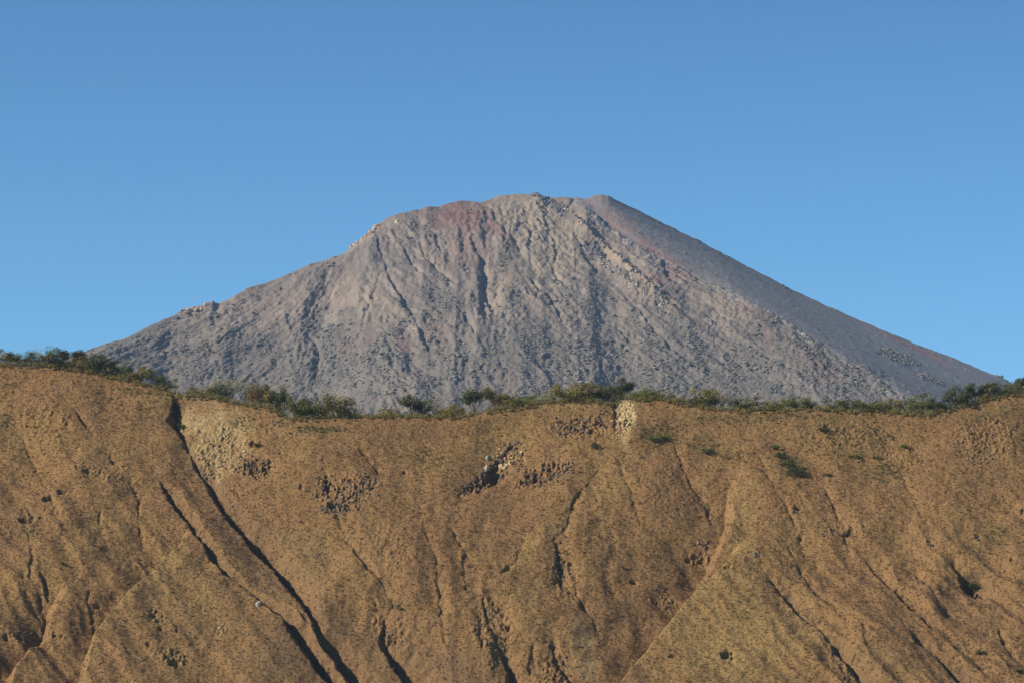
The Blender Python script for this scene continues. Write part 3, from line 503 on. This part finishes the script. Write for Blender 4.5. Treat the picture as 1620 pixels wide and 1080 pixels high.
pc = np.concatenate(pc); pP = on_face(pc[:, 0], pc[:, 1]); n = len(pc); pr = rng.uniform(.35, .95, (n, 1)) * np.array([[1.25, 1.1, .8]])
pk = rng.uniform(0, 1, (n, 1)); v, f, c = leaves(pP + C(0, 0, .3), pr, 46, .14, np.where(pk < .6, GR * 1.1, np.where(pk < .85, OL, DK)), rng, .3)
sp_ = mesh_obj('slope_scrub', v, f, M_leaf, c); tag(sp_, 'small green scrub clumps dotted over the dry slope', 'scrub', kind='stuff')

# ---- individual shrubs and small trees on the rim
def tube(p, r, sides=6):
    p = np.array(p, float); r = np.array(r, float); V_, F_ = [], []
    for i in range(len(p)):
        d = p[min(i + 1, len(p) - 1)] - p[max(i - 1, 0)]; d /= np.linalg.norm(d) + 1e-9
        a = np.cross(d, [1, 0, 0] if abs(d[0]) < .8 else [0, 1, 0]); a /= np.linalg.norm(a); b = np.cross(d, a)
        for k in range(sides): t = 2 * math.pi * k / sides; V_.append(p[i] + r[i] * (a * math.cos(t) + b * math.sin(t)))
    for i in range(len(p) - 1):
        for k in range(sides): F_.append([i * sides + k, i * sides + (k + 1) % sides, (i + 1) * sides + (k + 1) % sides, (i + 1) * sides + k])
    return np.array(V_), np.array(F_)
def make_shrub(seed, kind):
    """unit plant: one metre tall and about one metre wide before scaling; crown meshes and a limbed trunk"""
    rg = np.random.default_rng(seed); V_, F_, o = [], [], 0; tips = []
    nl = {'bush': 5, 'tree': 5, 'dry': 8}[kind]; h0 = {'bush': .10, 'tree': .16, 'dry': .15}[kind]
    segs = [([(0, 0, -.12), (.01, 0, h0 * .5), (rg.normal() * .03, rg.normal() * .03, h0)], [.045, .035, .03])] if kind != 'bush' else []
    for i in range(nl):
        a = 6.28 * i / nl + rg.uniform(-.5, .5); R_ = rg.uniform(.22, .42); z1 = rg.uniform(.45, .85)
        s0 = (0, 0, -.05) if kind == 'bush' else segs[0][0][-1]; e = (math.cos(a) * R_, math.sin(a) * R_, z1)
        mid = tuple(s0[k] + (e[k] - s0[k]) * .5 + rg.normal() * .04 for k in range(3)); segs.append(([s0, mid, e], [.022, .014, .006])); tips.append(e)
        for j in range(3 if kind != 'bush' else 2):
            e2 = tuple(np.array(mid) + np.array([math.cos(a + rg.normal()), math.sin(a + rg.normal()), rg.uniform(.5, 1.4)]) * rg.uniform(.14, .26)); segs.append(([mid, e2], [.011, .004])); tips.append(e2)
            if kind == 'dry':
                for _ in range(3): e3 = tuple(np.array(e2) + rg.normal(size=3) * .09 + C(0, 0, .07)); segs.append(([e2, e3], [.006, .002])); tips.append(e3)
    for p, r in segs:
        v, f = tube(p, r, 5); V_.append(v); F_.append(f + o); o += len(v)
    tv, tf = np.concatenate(V_), np.concatenate(F_); tips = np.array(tips); tips[:, 2] = np.minimum(tips[:, 2], .92)
    if kind == 'bush': extra = np.stack([rg.normal(0, .22, 9), rg.normal(0, .22, 9), rg.uniform(.15, .55, 9)], 1); cc = np.concatenate([tips * .95, extra]); rad = rg.uniform(.13, .24, (len(cc), 1)) * np.array([[1.1, 1.1, .85]]); cnt = 150
    elif kind == 'tree': cc = np.concatenate([tips, tips[:8] * np.array([[.6, .6, .9]])]); rad = rg.uniform(.09, .19, (len(cc), 1)) * np.array([[1.15, 1.15, .7]]); cnt = 120
    else: cc = tips; rad = rg.uniform(.05, .1, (len(cc), 1)) * np.ones((1, 3)); cnt = 9
    base = {'bush': C(.92, 1, 1), 'tree': C(1, 1, 1), 'dry': C(1, 1, 1)}[kind]; cl = base * rg.uniform(.65, 1.35, (len(cc), 1))
    lv, lf, lc = leaves(cc, rad, cnt, .021 if kind != 'dry' else .016, cl, rg, .4)
    return tv, tf, lv, lf, lc
TONES = {'olive': OL * 1.05, 'green': GR * 1.15, 'dark': DK * 1.15, 'pale': C(.27, .25, .15), 'yellow': C(.14, .13, .035), 'rust': C(.17, .10, .04)}
proto = {}
def shrub_mesh(kind, tone, k):
    key = (kind, tone, k)
    if key not in proto:
        seed = {'bush': 10, 'tree': 40, 'dry': 70}[kind] + k; tv, tf, lv, lf, lc = make_shrub(seed, kind)
        a = mesh_obj('trunk', tv, tf, M_bark, np.zeros((len(tv), 3)) + (C(.30, .26, .20) if kind == 'dry' else C(.12, .09, .06)), smooth=True)
        b = mesh_obj('crown', lv, lf, M_leaf, lc * TONES[tone]); proto[key] = (a.data, b.data); bpy.data.objects.remove(a); bpy.data.objects.remove(b)
    return proto[key]
def plant(name, label, cat, P, w, hgt, kind, tone, k, group=None, rz=0):
    """an Empty at the plant's foot that parents its trunk and crown"""
    ta, cr = shrub_mesh(kind, tone, k)
    r = bpy.data.objects.new(name, None); COL.objects.link(r); r.location = P; r.rotation_euler = (0, 0, rz); r.scale = (w, w, hgt); r.empty_display_size = .5
    tag(r, label, cat, group)
    for nm, me in (('trunk' if kind != 'bush' else 'stem', ta), ('crown', cr)):
        o = bpy.data.objects.new(nm, me); COL.objects.link(o); o.parent = r
    return r
G1 = 'shrubs and small trees along the rim'
PL = [ # px, width px, top py, kind, tone, variant, s, label
 (6, 40, 555, 'bush', 'olive', 0, 6, 'olive bush at the far left end of the rim'),
 (34, 44, 557, 'bush', 'green', 1, 5, 'flat topped green bush on the rim, second from the left end'),
 (62, 30, 559, 'bush', 'pale', 2, 6, 'greyish thin bush between two greener bushes on the left rim'),
 (88, 40, 556, 'bush', 'green', 2, 5, 'broad green bush on the left rim left of the gap of sky'),
 (76, 22, 562, 'bush', 'rust', 3, 4, 'small orange brown bush among green ones on the left rim'),
 (114, 44, 554, 'tree', 'dark', 0, 8, 'dark green tree, tallest against the sky on the left rim'),
 (104, 30, 572, 'bush', 'dark', 1, 3, 'dark low bush under the tall dark tree on the left rim'),
 (134, 34, 566, 'bush', 'olive', 3, 4, 'olive bush right of the tall dark tree on the left rim'),
 (152, 44, 560, 'bush', 'dark', 0, 5, 'dense dark bush sloping down where the left rim meets the volcano'),
 (170, 30, 574, 'tree', 'dark', 1, 6, 'dark little tree with a hard right edge in front of the grey flank'),
 (186, 36, 577, 'bush', 'green', 2, 4, 'green bush low on the left rim below the dark little tree'),
 (222, 40, 584, 'tree', 'olive', 2, 6, 'spreading olive tree with open limbs on the falling left rim'),
 (246, 34, 592, 'tree', 'dark', 0, 5, 'flat dark tree right of the spreading olive tree'),
 (266, 26, 600, 'bush', 'dark', 3, 5, 'small dark tapering bush just above the black hollow'),
 (205, 26, 594, 'bush', 'olive', 0, 3, 'low olive bush under the left edge of the spreading tree'),
 (318, 40, 612, 'bush', 'olive', 1, 7, 'low olive brush mound right of the black hollow'),
 (350, 34, 606, 'bush', 'green', 2, 8, 'green bush left of the pale leafless tree'),
 (366, 34, 602, 'dry', 'pale', 0, 9, 'pale grey leafless tree standing behind the rim bushes'),
 (392, 34, 604, 'dry', 'pale', 1, 10, 'thin pale twiggy tree beside a brown crowned one'),
 (408, 34, 609, 'bush', 'rust', 1, 9, 'brownish crowned bush rising over the grassy mound'),
 (430, 38, 614, 'bush', 'olive', 2, 8, 'olive bush on the back of the grassy mound'),
 (446, 30, 622, 'tree', 'dark', 1, 7, 'dark bush in the hollow right of the grassy mound'),
 (470, 40, 629, 'bush', 'green', 0, 5, 'round green bush, left of the pair in the dip'),
 (490, 34, 631, 'bush', 'yellow', 3, 6, 'bright yellow green bush between two rounder bushes in the dip'),
 (532, 52, 627, 'bush', 'olive', 2, 5, 'largest round olive bush in the dip of the rim'),
 (509, 26, 640, 'bush', 'green', 1, 4, 'small green bush squeezed against the largest round bush'),
 (560, 30, 641, 'dry', 'pale', 2, 7, 'thin dry twigs right of the largest round bush'),
 (615, 24, 647, 'bush', 'olive', 3, 8, 'small low olive bush in the flattest stretch of rim'),
 (650, 36, 627, 'tree', 'dark', 2, 6, 'dark flat topped tree alone near the middle of the dip'),
 (670, 26, 635, 'bush', 'dark', 2, 5, 'dark bush joined to the right of the flat topped tree'),
 (686, 22, 634, 'dry', 'yellow', 0, 5, 'yellowish dry sapling right of the flat topped dark tree'),
 (716, 40, 639, 'bush', 'olive', 0, 6, 'wide olive bush left of the gnarled forked tree'),
 (748, 34, 618, 'tree', 'dark', 0, 6, 'gnarled dark forked tree above the middle of the rim'),
 (784, 36, 618, 'tree', 'olive', 1, 8, 'open crowned olive tree right of the gnarled forked tree'),
 (806, 34, 628, 'bush', 'olive', 1, 6, 'olive bush where the rim begins to rise again'),
 (830, 42, 624, 'bush', 'green', 3, 6, 'broad green bush left of the long flat topped thicket'),
 (864, 26, 620, 'bush', 'pale', 0, 8, 'pale olive bush in the notch before the long thicket'),
 (896, 50, 608, 'bush', 'olive', 0, 6, 'left half of the long flat topped thicket on the rim'),
 (930, 46, 607, 'bush', 'olive', 3, 6, 'right half of the long flat topped thicket on the rim'),
 (932, 14, 622, 'bush', 'dark', 0, 3, 'tiny dark conical bush at the foot of the long thicket'),
 (968, 40, 612, 'bush', 'green', 1, 7, 'green bush behind the top of the pale crumbling cliff'),
 (985, 40, 604, 'tree', 'dark', 2, 9, 'dark tree standing highest above the pale crumbling cliff'),
 (1020, 42, 614, 'bush', 'green', 0, 6, 'bright green bush right of the pale crumbling cliff'),
 (1046, 36, 620, 'bush', 'olive', 2, 6, 'lower olive bush right of the bright green one'),
 (1075, 26, 628, 'bush', 'olive', 1, 6, 'small olive bush in the low gap of the rim'),
 (1116, 44, 617, 'bush', 'olive', 3, 6, 'domed olive bush right of the low gap in the rim'),
 (1140, 34, 624, 'dry', 'olive', 1, 6, 'twiggy half bare shrub on the right shoulder of the domed bush'),
 (1102, 26, 630, 'bush', 'dark', 2, 3, 'dark foot bush under the left side of the domed bush'),
 (1180, 46, 631, 'bush', 'green', 2, 6, 'low green bush, first of the even belt on the right'),
 (1225, 40, 632, 'bush', 'olive', 0, 6, 'low olive bush in the even belt right of the first green one'),
 (1264, 40, 628, 'bush', 'green', 1, 6, 'taller green bush in the even belt above a bare brown bank'),
 (1280, 22, 635, 'bush', 'dark', 3, 4, 'dark small bush just above the bare brown bank'),
 (1325, 46, 634, 'bush', 'green', 3, 6, 'green bush right of the bare brown bank'),
 (1372, 46, 633, 'bush', 'yellow', 0, 6, 'yellow green bush in the even belt right of centre'),
 (1412, 42, 632, 'bush', 'olive', 1, 6, 'olive bush where the belt starts to thicken'),
 (1456, 46, 628, 'bush', 'green', 2, 6, 'green bush left of the tall dark clump near the right end'),
 (1482, 34, 632, 'bush', 'dark', 0, 4, 'dark low bush at the foot of the tall clump near the right end'),
 (1512, 46, 615, 'bush', 'dark', 1, 5, 'tall dark rounded clump near the right end of the rim'),
 (1545, 38, 611, 'tree', 'dark', 1, 6, 'dark tree between the tall rounded clump and the bright bush'),
 (1562, 30, 618, 'bush', 'rust', 2, 4, 'brownish bush below the trees near the right end'),
 (1582, 44, 606, 'bush', 'green', 3, 6, 'bright green bushy tree below the end of the scree flank'),
 (1606, 30, 608, 'bush', 'olive', 2, 7, 'olive bush beside the last dark tree on the right'),
 (1618, 24, 598, 'tree', 'dark', 0, 9, 'last dark tree at the right end of the rim'),
]
for px, wp, tp_, kind, tone, kv, s, lab in PL:
    P = on_top(px, s)[0]; mpp = P[1] / F; _, pyb = project(P); H = max((pyb - tp_) * mpp, 1.5) * 1.32; W_ = wp * mpp * 1.25
    plant({'bush': 'rim_bush', 'tree': 'small_tree', 'dry': 'dry_tree'}[kind], lab, {'bush': 'bush', 'tree': 'tree', 'dry': 'tree'}[kind], P, W_, H, kind, tone, kv, G1, rng.uniform(0, 6))
G2 = 'green bushes on the dry slope'
for px, py, wp, hp_, tone, kv, lab in [(1236, 718, 22, 14, 'dark', 0, 'upper dark green bush of the chain on the right slope'), (1246, 732, 26, 18, 'green', 1, 'biggest green bush in the middle of the chain on the right slope'), (1260, 745, 28, 16, 'dark', 2, 'lowest dark bush of the chain on the right slope'), (1228, 706, 16, 9, 'green', 3, 'smallest top bush of the chain on the right slope'),
                                      (1303, 678, 20, 9, 'dark', 0, 'dark bush alone below the bare brown bank'), (1386, 722, 12, 8, 'green', 1, 'small bright green bush alone on the right slope'), (1308, 750, 12, 7, 'dark', 3, 'tiny dark bush right of the chain of bushes'), (1120, 712, 22, 10, 'green', 2, 'low dark green bush below the dip right of the green patch'), (943, 705, 13, 12, 'dark', 1, 'dark wedge shaped bush under the rocky brown bank'),
                                      (1034, 692, 18, 12, 'green', 0, 'left bush in the green patch right of the pale cliff'), (1052, 690, 18, 10, 'green', 3, 'right bush in the green patch right of the pale cliff'), (288, 674, 12, 10, 'dark', 2, 'black bush under the black hollow at the gully head'), (407, 702, 11, 10, 'dark', 0, 'round black bush above the dark rock pile left of centre'), (277, 1052, 10, 9, 'dark', 3, 'dark round bush low on the left spur'),
                                      (1430, 705, 14, 7, 'green', 2, 'small green bush far up the right slope'), (633, 961, 10, 6, 'green', 1, 'small green bush low beside the central gully'), (1540, 930, 20, 14, 'dark', 1, 'black bush filling the notch at the lower right'), (1550, 1030, 14, 10, 'dark', 0, 'dark bush near the lower right corner'), (1614, 1060, 16, 10, 'dark', 2, 'dark bush in the lower right corner'), (97, 889, 10, 6, 'green', 3, 'small green bush beside the left gully'), (1350, 720, 14, 8, 'olive', 1, 'olive bush between the bare bank and the chain of bushes')]:
    P = on_face(px, py + hp_ * .45)[0]; mpp = P[1] / F
    plant('slope_bush', lab, 'bush', P - C(0, 0, .2), wp * mpp * 1.15, hp_ * mpp * 1.1, 'bush', tone, kv, G2, rng.uniform(0, 6))

# ---- rocks and outcrops
ROCKM = {}
def rock_mesh(tone, k):              # a few jagged stones shared by all outcrops, by tone
    key = (tuple(np.round(tone, 2)), k)
    if key not in ROCKM:
        rk = np.random.default_rng(500 + k); v = ICO2 * 1.25
        for _ in range(11):          # chip flat facets off the stone
            d = rk.normal(size=3); d /= np.linalg.norm(d); over = np.maximum(v @ d - rk.uniform(.45, .85), 0); v = v - over[:, None] * d
        f = ICO2F; c = np.repeat(np.array([tone]), len(v), 0) * rk.uniform(.8, 1.2, (len(v), 1))
        o = mesh_obj('rock', v, f, M_rock, c); ROCKM[key] = o.data; bpy.data.objects.remove(o)
    return ROCKM[key]
def rock_pile(name, label, cat, P, rads, cols, jag=.28, group=None):
    P = np.array(P); rads = np.array(rads); cols = np.array(cols); o0 = P.mean(0); n = len(P)
    r = bpy.data.objects.new(name, None); COL.objects.link(r); r.location = o0; tag(r, label, cat, group)
    order = np.argsort(-rads.max(1)); tones = [cols[order[0]], cols[order[n // 3]], cols[order[2 * n // 3]]]
    for j, i in enumerate(order[:90]):
        t = min(tones, key=lambda q: abs(q - cols[i]).sum()); o = bpy.data.objects.new('rock', rock_mesh(t, int(i) % 5)); COL.objects.link(o); o.parent = r
        o.location = P[i] - o0; o.scale = rads[i]; o.rotation_euler = rng.uniform(-.5, .5, 3) + C(0, 0, rng.uniform(0, 6))
    if n > 90:
        q = order[90:]; v, f, c = blobs(P[q] - o0, rads[q], cols[q], rng, .3, ICO, ICOF); o = mesh_obj('rubble', v, f, M_rock, c, parent=r); o['kind'] = 'stuff'
    return r
def pile(label, line, n, spread, size, c0, c1, name='rock_outcrop', cat='rocks', group='rock outcrops on the slope'):
    n = int(n * 1.5); size = size * .68; l = np.array(line, float); t = rng.uniform(0, len(l) - 1, n); i = np.minimum(t.astype(int), len(l) - 2); fr = (t - i)[:, None]
    q = l[i] * (1 - fr) + l[i + 1] * fr + rng.normal(0, 1, (n, 2)) * np.array(spread); P = on_face(q[:, 0], q[:, 1]) - C(0, 0, .12)
    r = np.minimum(rng.gamma(3, size / 3, (n, 1)), size * 1.7) * rng.uniform(.65, 1.3, (n, 3)); cc = c0 + (c1 - c0) * rng.uniform(0, 1, (n, 1)) ** 1.5
    return rock_pile(name, label, cat, P, r, cc, .3, group)
GY, DG, BR, PB = C(.165, .12, .08), C(.075, .055, .04), C(.15, .10, .062), C(.32, .23, .135)
pile('jagged dark rock band slanting down left from the orange scar', [(806, 708), (785, 730), (772, 748), (750, 764), (724, 778)], 95, (4, 4), .75, DG, GY)
pile('grey rocks around the pale orange scar above the dark band', [(796, 704), (812, 702), (826, 706)], 26, (5, 5), .7, DG, GY * 1.5)
pile('pale orange broken rock face in the centre of the slope', [(788, 722), (800, 718), (814, 722)], 34, (5, 5), .6, C(.38, .23, .12), C(.55, .38, .21))
pile('dark crescent of rocks below and right of the orange scar', [(822, 738), (845, 758), (868, 762), (890, 748), (905, 728)], 130, (7, 6), .6, DG, GY)
pile('brown rocky bank left of the pale crumbling cliff', [(868, 684), (890, 672), (915, 676), (940, 664), (965, 648)], 150, (9, 8), .55, DG * 1.1, BR * 1.4)
pile('pale yellow crumbling cliff at the rim', [(986, 642), (988, 655), (988, 670), (986, 684)], 130, (10, 6), .55, C(.30, .21, .10), C(.55, .41, .21))
pile('dark rock lip at the bottom of the broken hollow left of centre', [(505, 805), (520, 808), (540, 810), (552, 806)], 44, (4, 3), .75, DG, GY)
pile('broken grey rocks inside the hollow left of centre', [(560, 765), (580, 762), (590, 770), (570, 785), (550, 790)], 90, (11, 8), .6, DG * 1.2, GY * 1.1)
pile('small dark rocks stepping down the left side of the hollow', [(500, 752), (510, 765), (518, 780)], 24, (4, 4), .6, DG, GY)
pile('dark rock pile right of the crumbling gully head', [(385, 722), (400, 735), (415, 742), (420, 728)], 60, (7, 6), .65, DG, GY * 1.2)
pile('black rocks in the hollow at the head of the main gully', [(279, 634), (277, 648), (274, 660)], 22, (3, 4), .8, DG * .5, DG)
pile('loose pale stones on the crumbling ground beside the main gully', [(330, 690), (345, 730), (352, 760), (370, 780)], 70, (14, 12), .4, GY, PB)
pile('rock wall along the right bank of the upper main gully', [(320, 715), (332, 735), (340, 755)], 34, (5, 6), .6, BR, GY * 1.3)
pile('small rock knot on the right slope above the long spur', [(1100, 858), (1112, 862), (1120, 858)], 16, (3, 2), .7, DG, GY * 1.4)
pile('rocks clinging to the short gully below centre', [(880, 865), (884, 890), (888, 915)], 40, (5, 6), .55, DG, BR)
pile('pale rock edge beside the lower left spur gullies', [(348, 992), (352, 1000)], 7, (2, 2), .6, PB, C(.45, .38, .28))
pile('row of dark stones above the left spur', [(8, 1000), (30, 999), (48, 1000), (62, 1003)], 18, (3, 2), .6, DG, BR)
pile('dark stones on the far left slope', [(28, 822), (40, 822), (52, 820)], 14, (3, 2), .65, DG, BR)
pile('stones strung in a row across the right slope', [(1305, 845), (1325, 842), (1340, 845), (1362, 850)], 22, (4, 3), .6, DG, GY)
pile('dark stones low on the right spur', [(1142, 1040), (1152, 1042), (1158, 1036)], 12, (3, 3), .7, DG, BR)
pile('stones at the bottom centre gully', [(876, 1025), (884, 1045), (902, 1062)], 34, (6, 6), .5, DG, BR)
pile('rubble where the central gully begins', [(612, 1000), (622, 1018), (640, 1010)], 36, (8, 5), .5, DG, GY)
pile('rubble strewn down the slope below centre', [(765, 960), (778, 1000), (795, 1040)], 60, (9, 10), .45, DG, BR)
pile('little cluster of dark stones right of the long spur head', [(1190, 874), (1200, 878)], 10, (3, 2), .6, DG, GY)
pile('dark stones high on the right slope above the spurs', [(1256, 808), (1264, 809)], 9, (3, 2), .6, DG, BR)
pile('dark stone pair right of the row of stones', [(1466, 861), (1474, 861)], 6, (2, 1), .6, DG, BR)
pile('dark stone alone near the right edge of the slope', [(1544, 852), (1550, 853)], 6, (2, 1.5), .6, DG, BR)
pile('thin line of rocks below the middle of the slope', [(1032, 928), (1048, 930), (1064, 926)], 16, (3, 3), .5, DG, GY)
for px, py, sz_, cc, lab in [(409, 957, 1.7, C(.34, .30, .23), 'pale grey boulder perched beside the second gully'), (352, 990, .9, C(.33, .26, .18), 'small pale boulder low on the left spur'), (768, 742, 1.7, C(.3, .27, .22), 'light grey upright boulder in the dark rock band'), (772, 727, 1.1, C(.26, .23, .19), 'grey boulder just under the orange scar'),
                             (588, 658, .7, C(.6, .4, .2), 'tiny orange speck at the rim in the dip'), (387, 716, .8, C(.42, .38, .32), 'white stone on the dark rock pile'), (826, 715, .7, C(.5, .44, .34), 'white stone right of the orange scar')]:  # the orange speck at the rim is an unidentified small thing
    P = on_face(px, py)[0]; n = 3
    rock_pile('boulder', lab, 'boulder', P + rng.normal(0, sz_ * .18, (n, 3)) + C(0, 0, sz_ * .25), np.array([[sz_ * .8, sz_ * .7, sz_], [sz_ * .6, sz_ * .6, sz_ * .6], [sz_ * .5, sz_ * .6, sz_ * .5]]), cc * np.ones((n, 1)), .16, 'boulders on the slope')
def mpile(label, line, n, spread, size, c0, c1, up=0):
    l = np.array(line, float); t = rng.uniform(0, len(l) - 1, n); i = np.minimum(t.astype(int), len(l) - 2); fr = (t - i)[:, None]
    q = l[i] * (1 - fr) + l[i + 1] * fr + rng.normal(0, 1, (n, 2)) * np.array(spread); P = np.array([m_at(*p) for p in q]) + C(0, 0, up)
    r = np.minimum(rng.gamma(4, size / 5, (n, 1)), size * 1.3) * rng.uniform(.6, 1.3, (n, 3)); return rock_pile('rock_outcrop', label, 'rocks', P, r, c0 + (c1 - c0) * rng.uniform(0, 1, (n, 1)), .3, 'rock outcrops on the volcano')
mpile('dark knob of rock standing on the summit crest', [(845, 310), (852, 313)], 16, (1.8, 1.0), 5.5, C(.06, .055, .06), C(.11, .09, .09), 0)
mpile('dark lava rib running down right from the summit knob', [(850, 314), (872, 330), (895, 348)], 60, (3, 2.5), 4, C(.07, .07, .075), C(.14, .13, .13))
mpile('pale rock crest on the lower left ridge of the volcano', [(290, 494), (312, 488), (336, 481)], 34, (3, 2), 3.6, C(.22, .16, .11), C(.4, .29, .2))
mpile('dark rock notch at the left end of the pale crest', [(276, 503), (282, 502)], 8, (1.5, 2), 4, C(.07, .07, .08), C(.12, .11, .11))
mpile('orange rock edge with sunlight painted into its colour, below the left shoulder of the volcano', [(556, 392), (572, 380), (588, 367), (600, 356)], 44, (2, 2), 3.4, C(.26, .16, .10), C(.42, .29, .19))  # brightness of the sun-facing edge is put into the rock tint
mpile('pale pumice streak below the summit knob', [(890, 338), (910, 352), (926, 366)], 50, (3, 3), 3.2, C(.28, .22, .14), C(.46, .38, .25))
mpile('long field of pale broken blocks right of the bowl', [(950, 412), (985, 440), (1020, 465), (1055, 490)], 200, (7, 7), 2.6, C(.15, .13, .11), C(.36, .30, .24))
mpile('dark broken crag above the field of pale blocks', [(922, 392), (940, 402), (955, 415)], 60, (7, 6), 3.6, C(.09, .09, .1), C(.3, .26, .23))
mpile('dark crag far right of the bowl', [(1115, 506), (1128, 508), (1136, 512)], 20, (4, 3), 4, C(.1, .1, .1), C(.3, .26, .23))
mpile('yellow rock spot near the left shoulder', [(625, 353), (629, 356)], 8, (1.6, 1.6), 3.5, C(.35, .30, .14), C(.45, .38, .2))
mpile('small rock tooth at the foot of the right skyline', [(1580, 596), (1584, 598)], 7, (2, 1), 3.5, C(.1, .09, .09), C(.2, .17, .15), 1)

# ------------------------------------------------------------------ valley floor and the air
gx = np.linspace(-7500, 7500, 160); gy = np.linspace(-900, 10500, 160); GX_, GY_ = np.meshgrid(gx, gy)
GZ_ = -62 + 9 * fbm(GX_ / 900, GY_ / 900, 3, 400); gcol = lerp(np.zeros(GX_.shape + (3,)) + C(.2, .15, .07), C(.10, .11, .05), sm(-.3, .5, fbm(GX_ / 300, GY_ / 300, 3, 410)))
gr = mesh_obj('ground', np.stack([GX_, GY_, GZ_], -1).reshape(-1, 3), grid_faces(*GX_.shape), M_ground, gcol.reshape(-1, 3), smooth=True); tag(gr, 'broad grassy valley floor', kind='structure')

bpy.ops.mesh.primitive_cube_add(size=1, location=(0, 4800, 700)); hz = bpy.context.object; hz.name = 'haze'; hz.scale = (15400, 11800, 1700)
hm_ = bpy.data.materials.new('haze_air'); hm_.use_nodes = True; N = hm_.node_tree.nodes; N.remove(N['Principled BSDF'])
pv = N.new('ShaderNodeVolumePrincipled'); pv.inputs['Color'].default_value = (.45, .66, 1, 1); pv.inputs['Density'].default_value = 1.6e-5; pv.inputs['Anisotropy'].default_value = 0
hm_.node_tree.links.new(pv.outputs[0], N['Material Output'].inputs['Volume']); hz.data.materials.append(hm_)
tag(hz, 'thin blue haze in front of the volcano', 'haze', kind='stuff')
